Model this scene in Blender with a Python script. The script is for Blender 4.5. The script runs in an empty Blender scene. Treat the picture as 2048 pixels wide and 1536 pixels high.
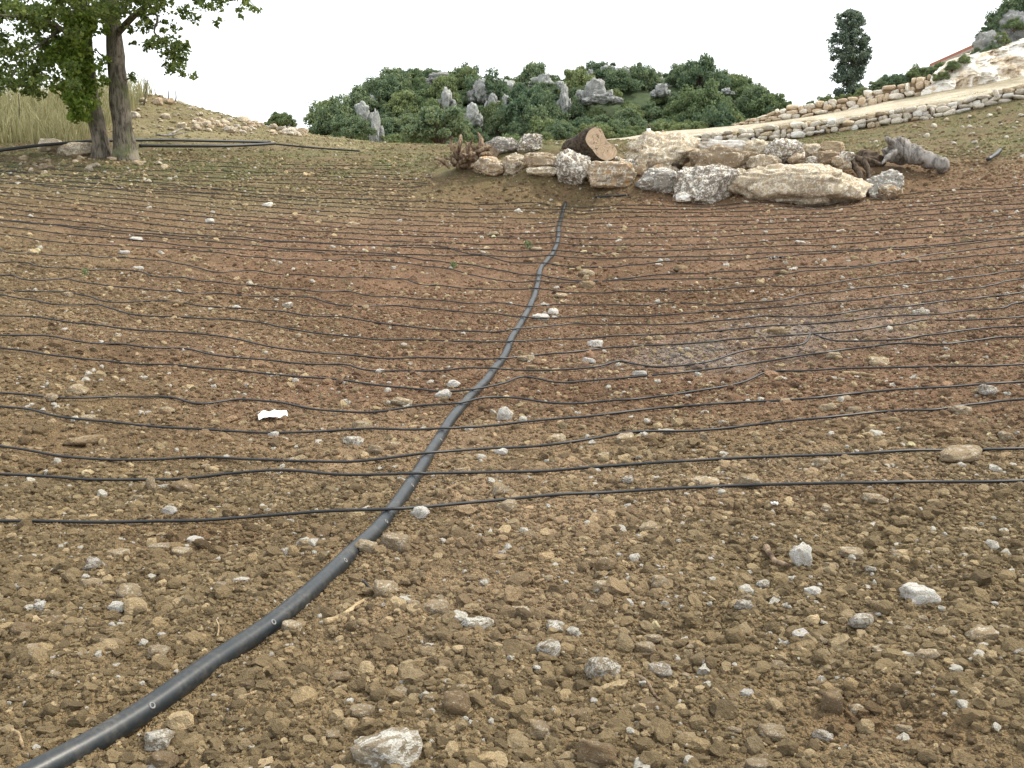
import bpy, bmesh, math, random
import numpy as np
from mathutils import Vector, Matrix, Euler

R = math.radians
random.seed(7)
rng = np.random.default_rng(11)
scene = bpy.context.scene
COL = scene.collection

# ------------------------------------------------------------------ camera
F = 1967.0; PITCH = R(10.0); CAMZ = 1.6
cam_d = bpy.data.cameras.new("camera"); cam = bpy.data.objects.new("camera", cam_d)
COL.objects.link(cam)
cam.location = (0, 0, CAMZ); cam.rotation_euler = (R(90) - PITCH, 0, 0)
cam_d.sensor_width = 36; cam_d.lens = 36 * F / 2048
cam_d.clip_start = 0.05; cam_d.clip_end = 6000
scene.camera = cam

# ------------------------------------------------------------------ light
SUN_DIR = Vector((0.60, 0.22, 0.77)).normalized()      # towards the sun
w = bpy.data.worlds.new("World"); scene.world = w; w.use_nodes = True
nt = w.node_tree; nt.nodes.clear()
out = nt.nodes.new("ShaderNodeOutputWorld"); bg = nt.nodes.new("ShaderNodeBackground")
sky = nt.nodes.new("ShaderNodeTexSky"); sky.sky_type = 'NISHITA'; sky.sun_disc = False
sky.sun_elevation = math.asin(SUN_DIR.z); sky.sun_rotation = math.atan2(SUN_DIR.x, SUN_DIR.y)
sky.dust_density = 3.0; sky.air_density = 1.0
cloud = nt.nodes.new("ShaderNodeTexNoise"); cloud.inputs['Scale'].default_value = 2.2
cloud.inputs['Detail'].default_value = 5
ramp = nt.nodes.new("ShaderNodeValToRGB")              # thin bright overcast
ramp.color_ramp.elements[0].position = 0.3; ramp.color_ramp.elements[0].color = (10.6, 11.2, 11.6, 1)
ramp.color_ramp.elements[1].position = 0.7; ramp.color_ramp.elements[1].color = (12.2, 12.5, 12.6, 1)
mixs = nt.nodes.new("ShaderNodeMix"); mixs.data_type = 'RGBA'; mixs.inputs[0].default_value = 0.93
nt.links.new(cloud.outputs['Fac'], ramp.inputs['Fac'])
nt.links.new(sky.outputs['Color'], mixs.inputs[6]); nt.links.new(ramp.outputs['Color'], mixs.inputs[7])
nt.links.new(mixs.outputs[2], bg.inputs['Color']); bg.inputs['Strength'].default_value = 0.082
nt.links.new(bg.outputs[0], out.inputs['Surface'])

sd = bpy.data.lights.new("sun", 'SUN'); sd.energy = 2.6; sd.angle = R(5); sd.color = (1.0, 0.93, 0.80)
so = bpy.data.objects.new("sun", sd); COL.objects.link(so)
so.location = (20, 5, 40); so.rotation_euler = (-SUN_DIR).to_track_quat('-Z', 'Y').to_euler()

scene.view_settings.view_transform = 'Standard'; scene.view_settings.look = 'None'
scene.view_settings.gamma = 1.0; scene.view_settings.use_curve_mapping = False
scene.view_settings.exposure = 0.84

# ------------------------------------------------------------------ helpers
def ray(px, py):
    u = (px - 1024) / F; v = (768 - py) / F
    return np.array([u, math.cos(PITCH) + v * math.sin(PITCH), -math.sin(PITCH) + v * math.cos(PITCH)])

def at(px, py, Y):
    """world point seen towards (px,py) standing Y metres ahead"""
    r = ray(px, py); t = Y / r[1]
    return np.array([r[0] * t, Y, CAMZ + r[2] * t])

_perm = np.random.default_rng(3).permutation(256); _perm = np.concatenate([_perm, _perm, _perm])
_grad = np.random.default_rng(4).normal(size=(256, 3)); _grad /= np.linalg.norm(_grad, axis=1)[:, None]
def perlin(p):
    p = np.asarray(p, float); i = np.floor(p).astype(int); f = p - i; i &= 255
    u = f * f * f * (f * (f * 6 - 15) + 10)
    res = 0
    for dx in (0, 1):
        wx = u[:, 0] if dx else 1 - u[:, 0]
        for dy in (0, 1):
            wy = u[:, 1] if dy else 1 - u[:, 1]
            for dz in (0, 1):
                wz = u[:, 2] if dz else 1 - u[:, 2]
                h = _perm[_perm[_perm[i[:, 0] + dx] + i[:, 1] + dy] + i[:, 2] + dz] & 255
                g = _grad[h]
                d = g[:, 0] * (f[:, 0] - dx) + g[:, 1] * (f[:, 1] - dy) + g[:, 2] * (f[:, 2] - dz)
                res = res + wx * wy * wz * d
    return res
def n2(x, y, s, seed=0.0):
    x = np.asarray(x, float).ravel(); y = np.asarray(y, float).ravel()
    return perlin(np.stack([x / s + seed * 17.3, y / s - seed * 9.1, np.full(x.shape, seed * 3.7 + .5)], 1))

def sstep(a, b, x):
    t = np.clip((np.asarray(x, float) - a) / (b - a), 0, 1); return t * t * (3 - 2 * t)

def mesh_np(name, verts, faces, smooth=False):
    verts = np.asarray(verts, np.float32); faces = np.asarray(faces, np.int32)
    me = bpy.data.meshes.new(name); k = faces.shape[1]
    me.vertices.add(len(verts)); me.vertices.foreach_set("co", verts.ravel())
    me.loops.add(faces.size); me.loops.foreach_set("vertex_index", faces.ravel())
    me.polygons.add(len(faces)); me.polygons.foreach_set("loop_start", np.arange(0, faces.size, k, dtype=np.int32))
    me.polygons.foreach_set("use_smooth", np.full(len(faces), smooth, dtype=bool))
    me.update(calc_edges=True); return me

def link(name, data, mat=None, parent=None, label=None, cat=None, group=None, kind=None, loc=None):
    o = bpy.data.objects.new(name, data); COL.objects.link(o)
    if mat is not None and data is not None and len(data.materials) == 0: data.materials.append(mat)
    if parent is not None: o.parent = parent
    if label: o["label"] = label
    if cat: o["category"] = cat
    if group: o["group"] = group
    if kind: o["kind"] = kind
    if loc is not None: o.location = [float(c) for c in loc]
    return o

def tube(pts, rad, sides=6, cap=True):
    """verts, quads of a tube; caps as degenerate-free quad fans are skipped: ends collapse to a point"""
    pts = np.asarray(pts, float); n = len(pts)
    rad = np.full(n, rad, float) if np.isscalar(rad) else np.asarray(rad, float)
    t = np.gradient(pts, axis=0); t /= np.linalg.norm(t, axis=1)[:, None] + 1e-9
    up = np.array([0, 0, 1.0]); 
    if abs(t[:, 2]).mean() > .8: up = np.array([0, 1.0, 0])
    s = np.cross(t, up); s /= np.linalg.norm(s, axis=1)[:, None] + 1e-9
    b = np.cross(s, t)
    a = np.arange(sides) * 2 * math.pi / sides
    ring = s[:, None, :] * np.cos(a)[None, :, None] + b[:, None, :] * np.sin(a)[None, :, None]
    v = pts[:, None, :] + ring * rad[:, None, None]
    v = v.reshape(-1, 3); q = []
    i = np.arange(n - 1)[:, None] * sides; j = np.arange(sides)[None, :]; j2 = (j + 1) % sides
    q = np.stack([i + j, i + j2, i + sides + j2, i + sides + j], -1).reshape(-1, 4)
    if cap:
        c0 = len(v); v = np.vstack([v, pts[:1] - t[:1] * rad[0] * .25, pts[-1:] + t[-1:] * rad[-1] * .25])
        jj = np.arange(sides); e = (n - 1) * sides
        q = np.vstack([q, np.stack([np.full(sides, c0), (jj + 1) % sides, jj, np.full(sides, c0)], 1)[:, [0, 1, 2, 2]],
                       np.stack([np.full(sides, c0 + 1), e + jj, e + (jj + 1) % sides, e + (jj + 1) % sides], 1)])
    return v, q

def tube_mesh(name, pts, rad, sides=8, smooth=True):
    pts = np.asarray(pts, float); n = len(pts)
    bm = bmesh.new(); v, q = tube(pts, rad, sides, cap=False)
    bv = [bm.verts.new(p) for p in v]
    for f in q: bm.faces.new([bv[k] for k in f])
    bm.faces.new([bv[k] for k in range(sides)][::-1]); bm.faces.new([bv[(n - 1) * sides + k] for k in range(sides)])
    me = bpy.data.meshes.new(name); bm.to_mesh(me); bm.free()
    for p in me.polygons: p.use_smooth = smooth
    return me

def joined_tubes(name, items, smooth=True):
    V, Q, o = [], [], 0
    for pts, rad, sides in items:
        v, q = tube(pts, rad, sides, cap=False); V.append(v); Q.append(q + o); o += len(v)
    return mesh_np(name, np.vstack(V), np.vstack(Q), smooth)

def spline(pts, n):
    """Catmull-Rom resample by chord length"""
    P = np.asarray(pts, float)
    d = np.concatenate([[0], np.cumsum(np.linalg.norm(np.diff(P, axis=0), axis=1))])
    s = np.linspace(0, d[-1], n); k = np.clip(np.searchsorted(d, s, side='right') - 1, 0, len(P) - 2)
    t = ((s - d[k]) / (d[k + 1] - d[k] + 1e-9))[:, None]
    m = np.gradient(P, d, axis=0); h = (d[k + 1] - d[k])[:, None]
    return ((2 * t**3 - 3 * t**2 + 1) * P[k] + (t**3 - 2 * t**2 + t) * h * m[k] + (-2 * t**3 + 3 * t**2) * P[k + 1] + (t**3 - t**2) * h * m[k + 1])

# ------------------------------------------------------------------ materials
class NT:
    def __init__(s, name):
        s.m = bpy.data.materials.new(name); s.m.use_nodes = True; s.t = s.m.node_tree
        s.b = s.t.nodes['Principled BSDF']; s.N = s.t.nodes
        s.b.inputs['Specular IOR Level'].default_value = 0.2
    def n(s, typ, **kw):
        nd = s.N.new(typ)
        for k, v in kw.items():
            if k in nd.inputs: nd.inputs[k].default_value = v
            else: setattr(nd, k, v)
        return nd
    def l(s, a, b): s.t.links.new(a, b)
    def coord(s, kind='Object'):
        return s.n('ShaderNodeTexCoord').outputs[kind]
    def noise(s, vec, scale, detail=4, rough=.6, dist=0.0):
        nd = s.n('ShaderNodeTexNoise'); nd.inputs['Scale'].default_value = scale
        nd.inputs['Detail'].default_value = detail; nd.inputs['Roughness'].default_value = rough
        nd.inputs['Distortion'].default_value = dist
        s.l(vec, nd.inputs['Vector']); return nd.outputs['Fac']
    def voro(s, vec, scale, feature='F1', out='Distance'):
        nd = s.n('ShaderNodeTexVoronoi', feature=feature); nd.inputs['Scale'].default_value = scale
        s.l(vec, nd.inputs['Vector']); return nd.outputs[out]
    def ramp(s, fac, stops):
        nd = s.n('ShaderNodeValToRGB'); e = nd.color_ramp.elements
        while len(e) < len(stops): e.new(.5)
        for k, (p, c) in enumerate(stops):
            e[k].position = p; e[k].color = (*c, 1) if len(c) == 3 else c
        s.l(fac, nd.inputs['Fac']); return nd.outputs['Color']
    def mix(s, fac, a, b, mode='MIX'):
        nd = s.n('ShaderNodeMix', data_type='RGBA', blend_type=mode)
        for sock, v in ((0, fac), (6, a), (7, b)):
            if isinstance(v, (int, float)): nd.inputs[sock].default_value = v
            elif isinstance(v, tuple): nd.inputs[sock].default_value = (*v, 1)
            else: s.l(v, nd.inputs[sock])
        return nd.outputs[2]
    def step(s, fac, lo, hi):
        nd = s.n('ShaderNodeMapRange', interpolation_type='SMOOTHSTEP')
        nd.inputs[1].default_value = lo; nd.inputs[2].default_value = hi
        s.l(fac, nd.inputs[0]); return nd.outputs[0]
    def math(s, op, a, b=0.0):
        nd = s.n('ShaderNodeMath', operation=op)
        for k, v in ((0, a), (1, b)):
            if isinstance(v, (int, float)): nd.inputs[k].default_value = v
            else: s.l(v, nd.inputs[k])
        return nd.outputs[0]
    def bump(s, h, strength=.5, dist=.02):
        nd = s.n('ShaderNodeBump'); nd.inputs['Strength'].default_value = strength; nd.inputs['Distance'].default_value = dist
        s.l(h, nd.inputs['Height']); s.l(nd.outputs['Normal'], s.b.inputs['Normal'])
    def done(s, color=None, rough=.9):
        if color is not None:
            if isinstance(color, tuple): s.b.inputs['Base Color'].default_value = (*color, 1)
            else: s.l(color, s.b.inputs['Base Color'])
        s.b.inputs['Roughness'].default_value = rough; return s.m

def mat_soil():
    s = NT("soil"); c = s.coord()
    z = s.n('ShaderNodeVertexColor', layer_name='zone').outputs['Color']
    n1 = s.noise(c, 1.3, 5, .65); n2_ = s.noise(c, 9, 5, .7); n3 = s.noise(c, 60, 4, .7)
    m = s.mix(1.0, z, s.ramp(n1, [(.3, (.66, .64, .60)), (.7, (1.25, 1.22, 1.2))]), 'MULTIPLY')
    m = s.mix(1.0, m, s.ramp(n2_, [(.3, (.72, .70, .66)), (.72, (1.25, 1.25, 1.22))]), 'MULTIPLY')
    m = s.mix(1.0, m, s.ramp(n3, [(.3, (.70, .68, .66)), (.75, (1.3, 1.3, 1.3))]), 'MULTIPLY')
    # crumbs of pale stone too small to be built
    v = s.voro(c, 26, out='Color'); sp = s.n('ShaderNodeSeparateColor'); s.l(v, sp.inputs[0])
    d = s.voro(c, 26)
    f = s.math('MULTIPLY', s.math('GREATER_THAN', sp.outputs[0], .84), s.math('LESS_THAN', d, .34))
    f = s.math('MULTIPLY', f, s.step(s.noise(c, .8, 3), .38, .62))
    m = s.mix(s.math('MULTIPLY', f, .8), m, (.46, .36, .22))
    v2 = s.voro(c, 48); v3 = s.voro(c, 110)
    h = s.math('ADD', s.math('MULTIPLY', n3, .6), s.math('MULTIPLY', s.noise(c, 22, 4, .7), 1.0))
    h = s.math('SUBTRACT', h, s.math('ADD', s.math('MULTIPLY', v2, .9), s.math('MULTIPLY', v3, .5)))
    s.bump(h, 1.0, .035)
    return s.done(m, .95)

def mat_clod():
    s = NT("soil_clod"); c = s.coord()
    a = s.n('ShaderNodeAttribute', attribute_name='tint', attribute_type='INSTANCER')
    n = s.noise(c, 4, 5, .7)
    m = s.mix(1.0, a.outputs['Color'], s.ramp(n, [(.3, (.72, .7, .66)), (.72, (1.22, 1.22, 1.2))]), 'MULTIPLY')
    s.bump(s.noise(c, 9, 4, .7), .8, .15)
    return s.done(m, .95)

def mat_rock(name, base, dark, light, lichen_amt=.5, orange=0.0, scale=1.0, soil=.35, grey=(.27, .26, .24)):
    """limestone: base tone, dark pits, pale lichen crust, some orange iron stain, soil dust"""
    s = NT(name); c = s.coord()
    oi = s.n('ShaderNodeObjectInfo')
    ofs = s.n('ShaderNodeVectorMath', operation='ADD'); s.l(c, ofs.inputs[0])
    sc = s.n('ShaderNodeVectorMath', operation='SCALE'); sc.inputs['Scale'].default_value = 1
    cm = s.n('ShaderNodeCombineXYZ'); rr = s.math('MULTIPLY', oi.outputs['Random'], 37.0)
    for k in range(3): s.l(rr, cm.inputs[k])
    s.l(cm.outputs[0], ofs.inputs[1]); c = ofs.outputs[0]
    n1 = s.noise(c, 1.7 * scale, 6, .65, .4); n2_ = s.noise(c, 6 * scale, 6, .7, .3); n3 = s.noise(c, 18 * scale, 4, .7)
    m = s.mix(s.step(n1, .35, .65), base, grey)
    if orange > 0:
        m = s.mix(s.math('MULTIPLY', s.step(s.noise(c, 2.3 * scale, 5, .6), .5, .68), orange), m, (.50, .30, .13))
    l1 = s.step(s.math('ADD', s.math('MULTIPLY', n2_, .6), s.math('MULTIPLY', s.noise(c, 2.2 * scale, 4), .4)), .60 - .16 * lichen_amt, .645 - .16 * lichen_amt)
    m = s.mix(s.math('MULTIPLY', l1, .9), m, light)
    m = s.mix(s.step(n3, .56, .72), m, dark)
    v = s.mix(1.0, m, s.ramp(oi.outputs['Random'], [(0, (.82, .8, .78)), (1, (1.14, 1.13, 1.1))]), 'MULTIPLY')
    g = s.n('ShaderNodeNewGeometry'); sx = s.n('ShaderNodeSeparateXYZ'); s.l(g.outputs['Normal'], sx.inputs[0])
    dust = s.math('MULTIPLY', s.step(s.noise(c, 3.1 * scale, 4), .42, .62), soil)
    v = s.mix(dust, v, (.27, .17, .085))
    s.bump(s.math('ADD', n2_, s.math('MULTIPLY', n3, .6)), .9, .09 / scale if scale > 1 else .07)
    return s.done(v, .92)

def mat_plain(name, col, var=.25, scale=8, rough=.9, bump=.3, bd=.02, spec=.2, stretch=None):
    s = NT(name); c = s.coord()
    if stretch:
        mp = s.n('ShaderNodeMapping'); mp.inputs['Scale'].default_value = stretch; s.l(c, mp.inputs[0]); c = mp.outputs[0]
    n = s.noise(c, scale, 5, .65)
    m = s.ramp(n, [(.28, tuple(k * (1 - var) for k in col)), (.72, tuple(k * (1 + var) for k in col))])
    if bump: s.bump(n, bump, bd)
    s.b.inputs['Specular IOR Level'].default_value = spec
    return s.done(m, rough)

def mat_leaf(name, a, b, tr=.25):
    s = NT(name); c = s.coord()
    oi = s.n('ShaderNodeObjectInfo')
    at_ = s.n('ShaderNodeAttribute', attribute_name='leafrand')
    m = s.mix(at_.outputs['Fac'], a, b)
    m = s.mix(1.0, m, s.ramp(oi.outputs['Random'], [(0, (.78, .84, .80)), (1, (1.2, 1.12, 1.0))]), 'MULTIPLY')
    s.l(m, s.b.inputs['Base Color']); s.b.inputs['Roughness'].default_value = .6
    tl = s.n('ShaderNodeBsdfTranslucent'); s.l(m, tl.inputs['Color'])
    mx = s.n('ShaderNodeMixShader'); mx.inputs[0].default_value = tr
    s.l(s.b.outputs[0], mx.inputs[1]); s.l(tl.outputs[0], mx.inputs[2])
    s.l(mx.outputs[0], s.N['Material Output'].inputs['Surface']); return s.m

def mat_pipe(name, col, dust, rough):
    s = NT(name); c = s.coord()
    n = s.noise(c, 5, 5, .7); n2_ = s.noise(c, 45, 4, .7)
    f = s.math('MULTIPLY', s.step(n, .40, .70), s.step(n2_, .35, .65))
    m = s.mix(s.math('MULTIPLY', f, dust), col, (.27, .22, .16))
    s.bump(n2_, .12, .004); s.b.inputs['Specular IOR Level'].default_value = .5
    return s.done(m, rough)

def mat_cutwood():
    s = NT("cut_wood"); c = s.coord()
    d = s.n('ShaderNodeTexWave', wave_type='RINGS', rings_direction='Y'); d.inputs['Scale'].default_value = 5.5
    d.inputs['Distortion'].default_value = 2.5; d.inputs['Detail'].default_value = 3; s.l(c, d.inputs['Vector'])
    n = s.noise(c, 3, 5)
    m = s.mix(s.math('MULTIPLY', d.outputs['Fac'], .35), (.60, .46, .32), (.44, .31, .20))
    m = s.mix(s.step(n, .55, .72), m, (.30, .23, .17))
    v = s.math('ABSOLUTE', s.math('SUBTRACT', s.noise(c, 2.4, 3, .5, 1.2), .5))
    m = s.mix(s.math('MULTIPLY', s.math('LESS_THAN', v, .009), .8), m, (.07, .045, .03))
    s.bump(n, .3, .03); return s.done(m, .9)

def mat_bark(name, dark, light, moss=None, st=(1, 1, .22)):
    s = NT(name); c = s.coord()
    mp = s.n('ShaderNodeMapping'); mp.inputs['Scale'].default_value = st; s.l(c, mp.inputs[0])
    n = s.noise(mp.outputs[0], 14, 6, .7, .4); n2_ = s.noise(c, 2.2, 4)
    m = s.mix(s.step(n, .38, .62), dark, light)
    m = s.mix(s.step(n2_, .52, .7), m, tuple(k * 1.25 for k in light))
    if moss: m = s.mix(s.math('MULTIPLY', s.step(s.noise(c, 1.5, 4), .5, .66), .6), m, moss)
    s.bump(n, 1.0, .05); return s.done(m, .95)

M = {}
M['soil'] = mat_soil(); M['clod'] = mat_clod()
M['rock_lichen'] = mat_rock("limestone_white_lichen", (.27, .23, .18), (.055, .05, .04), (.82, .79, .72), .66, .25, 4.2, .10, (.20, .19, .18))
M['rock_cream'] = mat_rock("limestone_cream", (.50, .41, .29), (.12, .085, .055), (.76, .70, .58), .62, .35, 4.0, .12, (.32, .285, .23))
M['rock_orange'] = mat_rock("limestone_orange", (.46, .33, .20), (.11, .08, .055), (.84, .78, .66), .5, .85, 4.0, .15, (.36, .33, .28))
M['rock_grey'] = mat_rock("limestone_grey", (.36, .34, .31), (.09, .085, .075), (.84, .82, .76), .5, .15, 4.0, .10, (.25, .245, .23))
M['rock_brown'] = mat_rock("limestone_soil_stained", (.32, .25, .17), (.10, .07, .05), (.74, .67, .56), .38, .2, 3.6, .35, (.27, .225, .17))
M['rock_crag'] = mat_rock("crag_limestone", (.36, .37, .36), (.11, .12, .12), (.54, .55, .54), .40, .08, 1.8, .0, (.24, .25, .25))
M['wall_stone'] = mat_rock("wall_limestone", (.70, .62, .50), (.34, .26, .18), (.90, .86, .78), .6, .2, 2.0, .08, (.58, .53, .46))
M['wall_orange'] = mat_rock("terrace_limestone", (.62, .48, .33), (.26, .17, .10), (.82, .74, .60), .5, .5, 2.0, .2, (.50, .40, .30))
M['fs_white'] = mat_rock("field_stone_white", (.82, .78, .71), (.44, .36, .26), (.95, .94, .90), .95, .06, 1.4, .12, (.70, .64, .55))
M['fs_cream'] = mat_rock("field_stone_cream", (.56, .44, .29), (.28, .20, .12), (.86, .79, .65), .50, .2, 1.5, .30, (.48, .385, .26))
M['fs_brown'] = mat_rock("field_stone_brown", (.42, .315, .195), (.20, .14, .08), (.80, .73, .61), .30, .15, 1.5, .5, (.35, .265, .165))
M['fs_grey'] = mat_rock("field_stone_grey", (.47, .40, .30), (.22, .17, .115), (.95, .93, .87), .78, .05, 1.2, .3, (.36, .31, .23))
M['pipe'] = mat_pipe("black_polyethylene", (.012, .017, .021), .20, .40)
M['drip'] = mat_pipe("drip_hose_black", (.010, .012, .015), .10, .5)
M['rubber'] = mat_pipe("rubber_grommet", (.16, .165, .17), .5, .5)
M['wood_cut'] = mat_cutwood()
M['bark_dark'] = mat_bark("bark_dark", (.045, .033, .024), (.14, .105, .075))
M['bark_log'] = mat_bark("bark_log", (.03, .022, .016), (.12, .09, .065), None, (1, .2, 1))
M['bark_oak'] = mat_bark("bark_oak", (.065, .056, .045), (.22, .19, .15), (.12, .15, .05))
M['root_wood'] = mat_bark("root_wood", (.09, .06, .038), (.34, .25, .17))
M['grey_wood'] = mat_bark("weathered_grey_wood", (.13, .115, .10), (.34, .315, .29))
M['stick'] = mat_bark("dry_stick", (.22, .15, .085), (.46, .35, .21))
M['leaf_oak'] = mat_leaf("oak_leaf", (.085, .135, .045), (.24, .30, .095), .45)
M['leaf_sprout'] = mat_leaf("oak_sprout_leaf", (.10, .175, .030), (.27, .36, .08), .4)
M['leaf_shrub'] = mat_leaf("shrub_leaf", (.095, .155, .105), (.26, .315, .175), .35)
M['leaf_olive'] = mat_leaf("olive_shrub_leaf", (.12, .175, .090), (.30, .345, .17), .3)
M['leaf_far'] = mat_leaf("cypress_leaf", (.105, .15, .125), (.24, .29, .225), .4)
M['dry_grass'] = mat_leaf("dry_grass_blade", (.24, .23, .11), (.50, .45, .28), .3)
M['green_grass'] = mat_leaf("green_grass_blade", (.10, .14, .04), (.26, .26, .10), .3)
M['hill'] = mat_plain("hill_scrub_ground", (.055, .075, .035), .4, 1.5, .95, .5, .2)
M['core'] = mat_plain("rubble_earth_fill", (.20, .145, .09), .4, 6, .95, .5, .05)
M['brick'] = mat_plain("red_brick_dusty", (.40, .17, .115), .18, 6, .9, .2, .01)
M['mortar'] = mat_plain("mortar_concrete", (.46, .38, .33), .12, 6, .9, .2, .01)
M['plastic_white'] = mat_plain("white_plastic", (.88, .88, .88), .05, 20, .5, .2, .004, .4)
M['plastic_black'] = mat_plain("black_plastic_scrap", (.02, .02, .022), .3, 20, .5, .3, .004, .4)
s_ = NT("quarried_white_limestone"); c_ = s_.coord()
mp_ = s_.n('ShaderNodeMapping'); mp_.inputs['Scale'].default_value = (1, 1, .35); s_.l(c_, mp_.inputs[0])
na = s_.noise(mp_.outputs[0], .9, 6, .65, .5); nb = s_.noise(c_, 4, 5, .7)
mm = s_.ramp(na, [(.30, (.26, .19, .12)), (.42, (.60, .49, .36)), (.52, (.84, .79, .70)), (.72, (.90, .88, .84))])
mm = s_.mix(s_.step(nb, .56, .72), mm, (.42, .34, .25)); s_.bump(s_.math('ADD', na, nb), .8, .25)
M['cliff'] = s_.done(mm, .9)

# ---- big boulders of the retaining row: (x0,x1,y0,y1,depth, material, blocky, label)
BOULD = [
    (948, 1004, 312, 350, 25.0, 'rock_orange', .3, "low orange-stained boulder between root tangle and tilted slab"),
    (1002, 1052, 305, 348, 25.0, 'rock_cream', .5, "tilted limestone slab left of the flat pale-topped block"),
    (1049, 1116, 305, 336, 24.6, 'rock_brown', .95, "flat-topped brick-shaped boulder with bleached top edge"),
    (1056, 1113, 333, 352, 24.4, 'rock_cream', .7, "thin pale slab under the flat-topped brick-shaped boulder"),
    (1113, 1180, 297, 366, 24.4, 'rock_lichen', .45, "upright boulder speckled white all over, beside the sawn log"),
    (1176, 1267, 322, 374, 24.1, 'rock_orange', .5, "rounded boulder with orange and grey stains under the sawn log"),
    (968, 1034, 273, 306, 26.0, 'rock_grey', .35, "domed grey-tan boulder right behind the root tangle"),
    (1034, 1083, 268, 305, 26.0, 'rock_lichen', .8, "cube-shaped white-crusted boulder beside the domed grey-tan boulder"),
    (1275, 1355, 334, 386, 23.8, 'rock_grey', .55, "smooth grey boulder with rounded left shoulder in the bottom course"),
    (1352, 1476, 328, 408, 23.5, 'rock_lichen', .6, "large dark boulder with bold white lichen patches"),
    (1468, 1728, 328, 420, 23.4, 'rock_cream', .55, "longest and largest tan boulder of the row"),
    (1380, 1506, 290, 346, 25.0, 'rock_brown', .7, "long brown block resting above the white-patched dark boulder"),
    (1256, 1388, 262, 344, 25.6, 'rock_cream', .3, "peaked crumbly boulder heap right of the sawn log"),
    (1390, 1490, 280, 302, 25.6, 'fs_white', .8, "bright white flat slab on top of the long brown block"),
    (1478, 1545, 278, 312, 25.7, 'rock_cream', .5, "cream block between the white slab and the round lichen boulder"),
    (1498, 1553, 309, 347, 24.5, 'rock_cream', .35, "round cream boulder perched on left end of the longest boulder"),
    (1535, 1609, 276, 328, 25.2, 'rock_lichen', .35, "big rounded lichen boulder on top of the row"),
    (1604, 1644, 287, 316, 25.5, 'rock_cream', .6, "small cream block beside the big rounded lichen boulder"),
    (1641, 1690, 282, 306, 25.5, 'fs_cream', .6, "pale slab lying flat over the brown squared block"),
    (1625, 1680, 301, 336, 24.9, 'rock_brown', .7, "brown squared block perched above the longest boulder"),
    (1471, 1499, 336, 370, 23.7, 'rock_cream', .7, "small cube of stone wedged beside the longest boulder"),
    (1730, 1800, 338, 398, 24.0, 'rock_grey', .5, "smooth grey tilted boulder right of the earth cleft"),
    (1760, 1802, 368, 396, 23.3, 'rock_orange', .4, "small orange-cream stone against the smooth grey tilted boulder"),
    (1354, 1384, 384, 402, 23.1, 'fs_white', .5, "little white stone at foot of the white-patched dark boulder"),
    (1264, 1292, 328, 352, 24.4, 'rock_brown', .6, "small brown stone filling the gap behind the smooth grey boulder"),
]
# ------------------------------------------------------------------ terrain height
CP = []
for x in (-6, -3, 0, 3, 6):
    for y in (-8, -2, 1.5, 4.2):
        CP.append((x, y, .018 * abs(x) * max(y, 0) * .35))
def cp(px, py, Y): CP.append(tuple(at(px, py, Y)))
for a in [(790, 1018, 5.1), (885, 880, 6.9), (940, 800, 8.2), (1000, 737, 9.6), (1025, 683, 11.1), (1060, 635, 12.6), (1075, 580, 14.1),
          (1085, 525, 16.4), (1115, 460, 20), (1130, 400, 24),
          (0, 1043, 5.1), (0, 893, 6.6), (0, 812, 7.5), (0, 695, 9.0), (0, 628, 10.6), (0, 548, 12.8), (0, 498, 14.6), (0, 440, 17.5), (0, 390, 20.5), (0, 340, 25),
          (2048, 961, 5.2), (2048, 897, 5.9), (2048, 780, 7.4), (2048, 674, 9.2), (2048, 606, 11), (2048, 543, 13), (2048, 491, 15.2), (2048, 430, 18.5), (2048, 380, 21.5), (2048, 320, 26),
          (500, 600, 12.6), (500, 500, 16.5), (500, 420, 21.5), (1600, 600, 12.2), (1600, 500, 16.8), (1600, 440, 20.5),
          (230, 316, 28), (100, 312, 28), (400, 318, 28.5), (0, 297, 30), (550, 288, 35), (700, 290, 37), (860, 300, 36), (400, 284, 34), (600, 350, 26.5), (850, 345, 26.5),
          (200, 258, 34), (60, 258, 34), (100, 200, 39), (300, 190, 40), (380, 215, 40), (480, 245, 40), (600, 268, 41), (450, 262, 37),
          (1000, 349, 25), (1150, 366, 24.3), (1310, 386, 23.6), (1420, 404, 23.2), (1600, 412, 22.9), (1725, 404, 23), (1800, 388, 23.8),
          (1000, 300, 27.5), (1150, 290, 30), (1300, 300, 27.5), (1450, 305, 27), (1600, 305, 27.5), (1700, 312, 26.8), (1760, 322, 26), (1900, 338, 25.2),
          (1150, 282, 40), (1300, 284, 41.5), (1400, 288, 41.5), (1500, 283, 40.5), (1572, 278, 40), (1680, 262, 39), (1786, 247, 38.2), (1901, 230, 37.4), (2030, 201, 36.5), (2200, 170, 35.5), (1800, 290, 31), (2048, 270, 30),
          (1300, 276, 46), (1450, 264, 45), (1572, 247, 43.5), (1680, 238, 42.5), (1786, 219, 41.5), (1901, 204, 40.5), (2030, 174, 39.6), (2200, 145, 38.5),
          (1300, 268, 56), (1450, 256, 55), (1572, 239, 53), (1680, 225, 52), (1786, 201, 51), (1860, 186, 50), (1960, 172, 49), (2048, 160, 48.5), (2200, 140, 47),
          (1560, 232, 62), (1700, 188, 62), (1860, 135, 60), (1950, 100, 58), (2048, 70, 57)]:
    cp(*a)
for p in [(-60, 95, 3.0), (-20, 95, 3.5), (0, 95, 4.5), (30, 95, 6.5), (70, 95, 14), (-50, 40, 7), (-40, 15, 2.5), (-25, 0, 1), (25, 0, 1.2), (48, 20, 7.5), (60, 55, 17),
          (0, -20, 0), (-20, -20, .3), (20, -20, .3), (-12, 52, 4.0), (5, 60, 5.0), (-25, 60, 5)]:
    CP.append(p)
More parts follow.
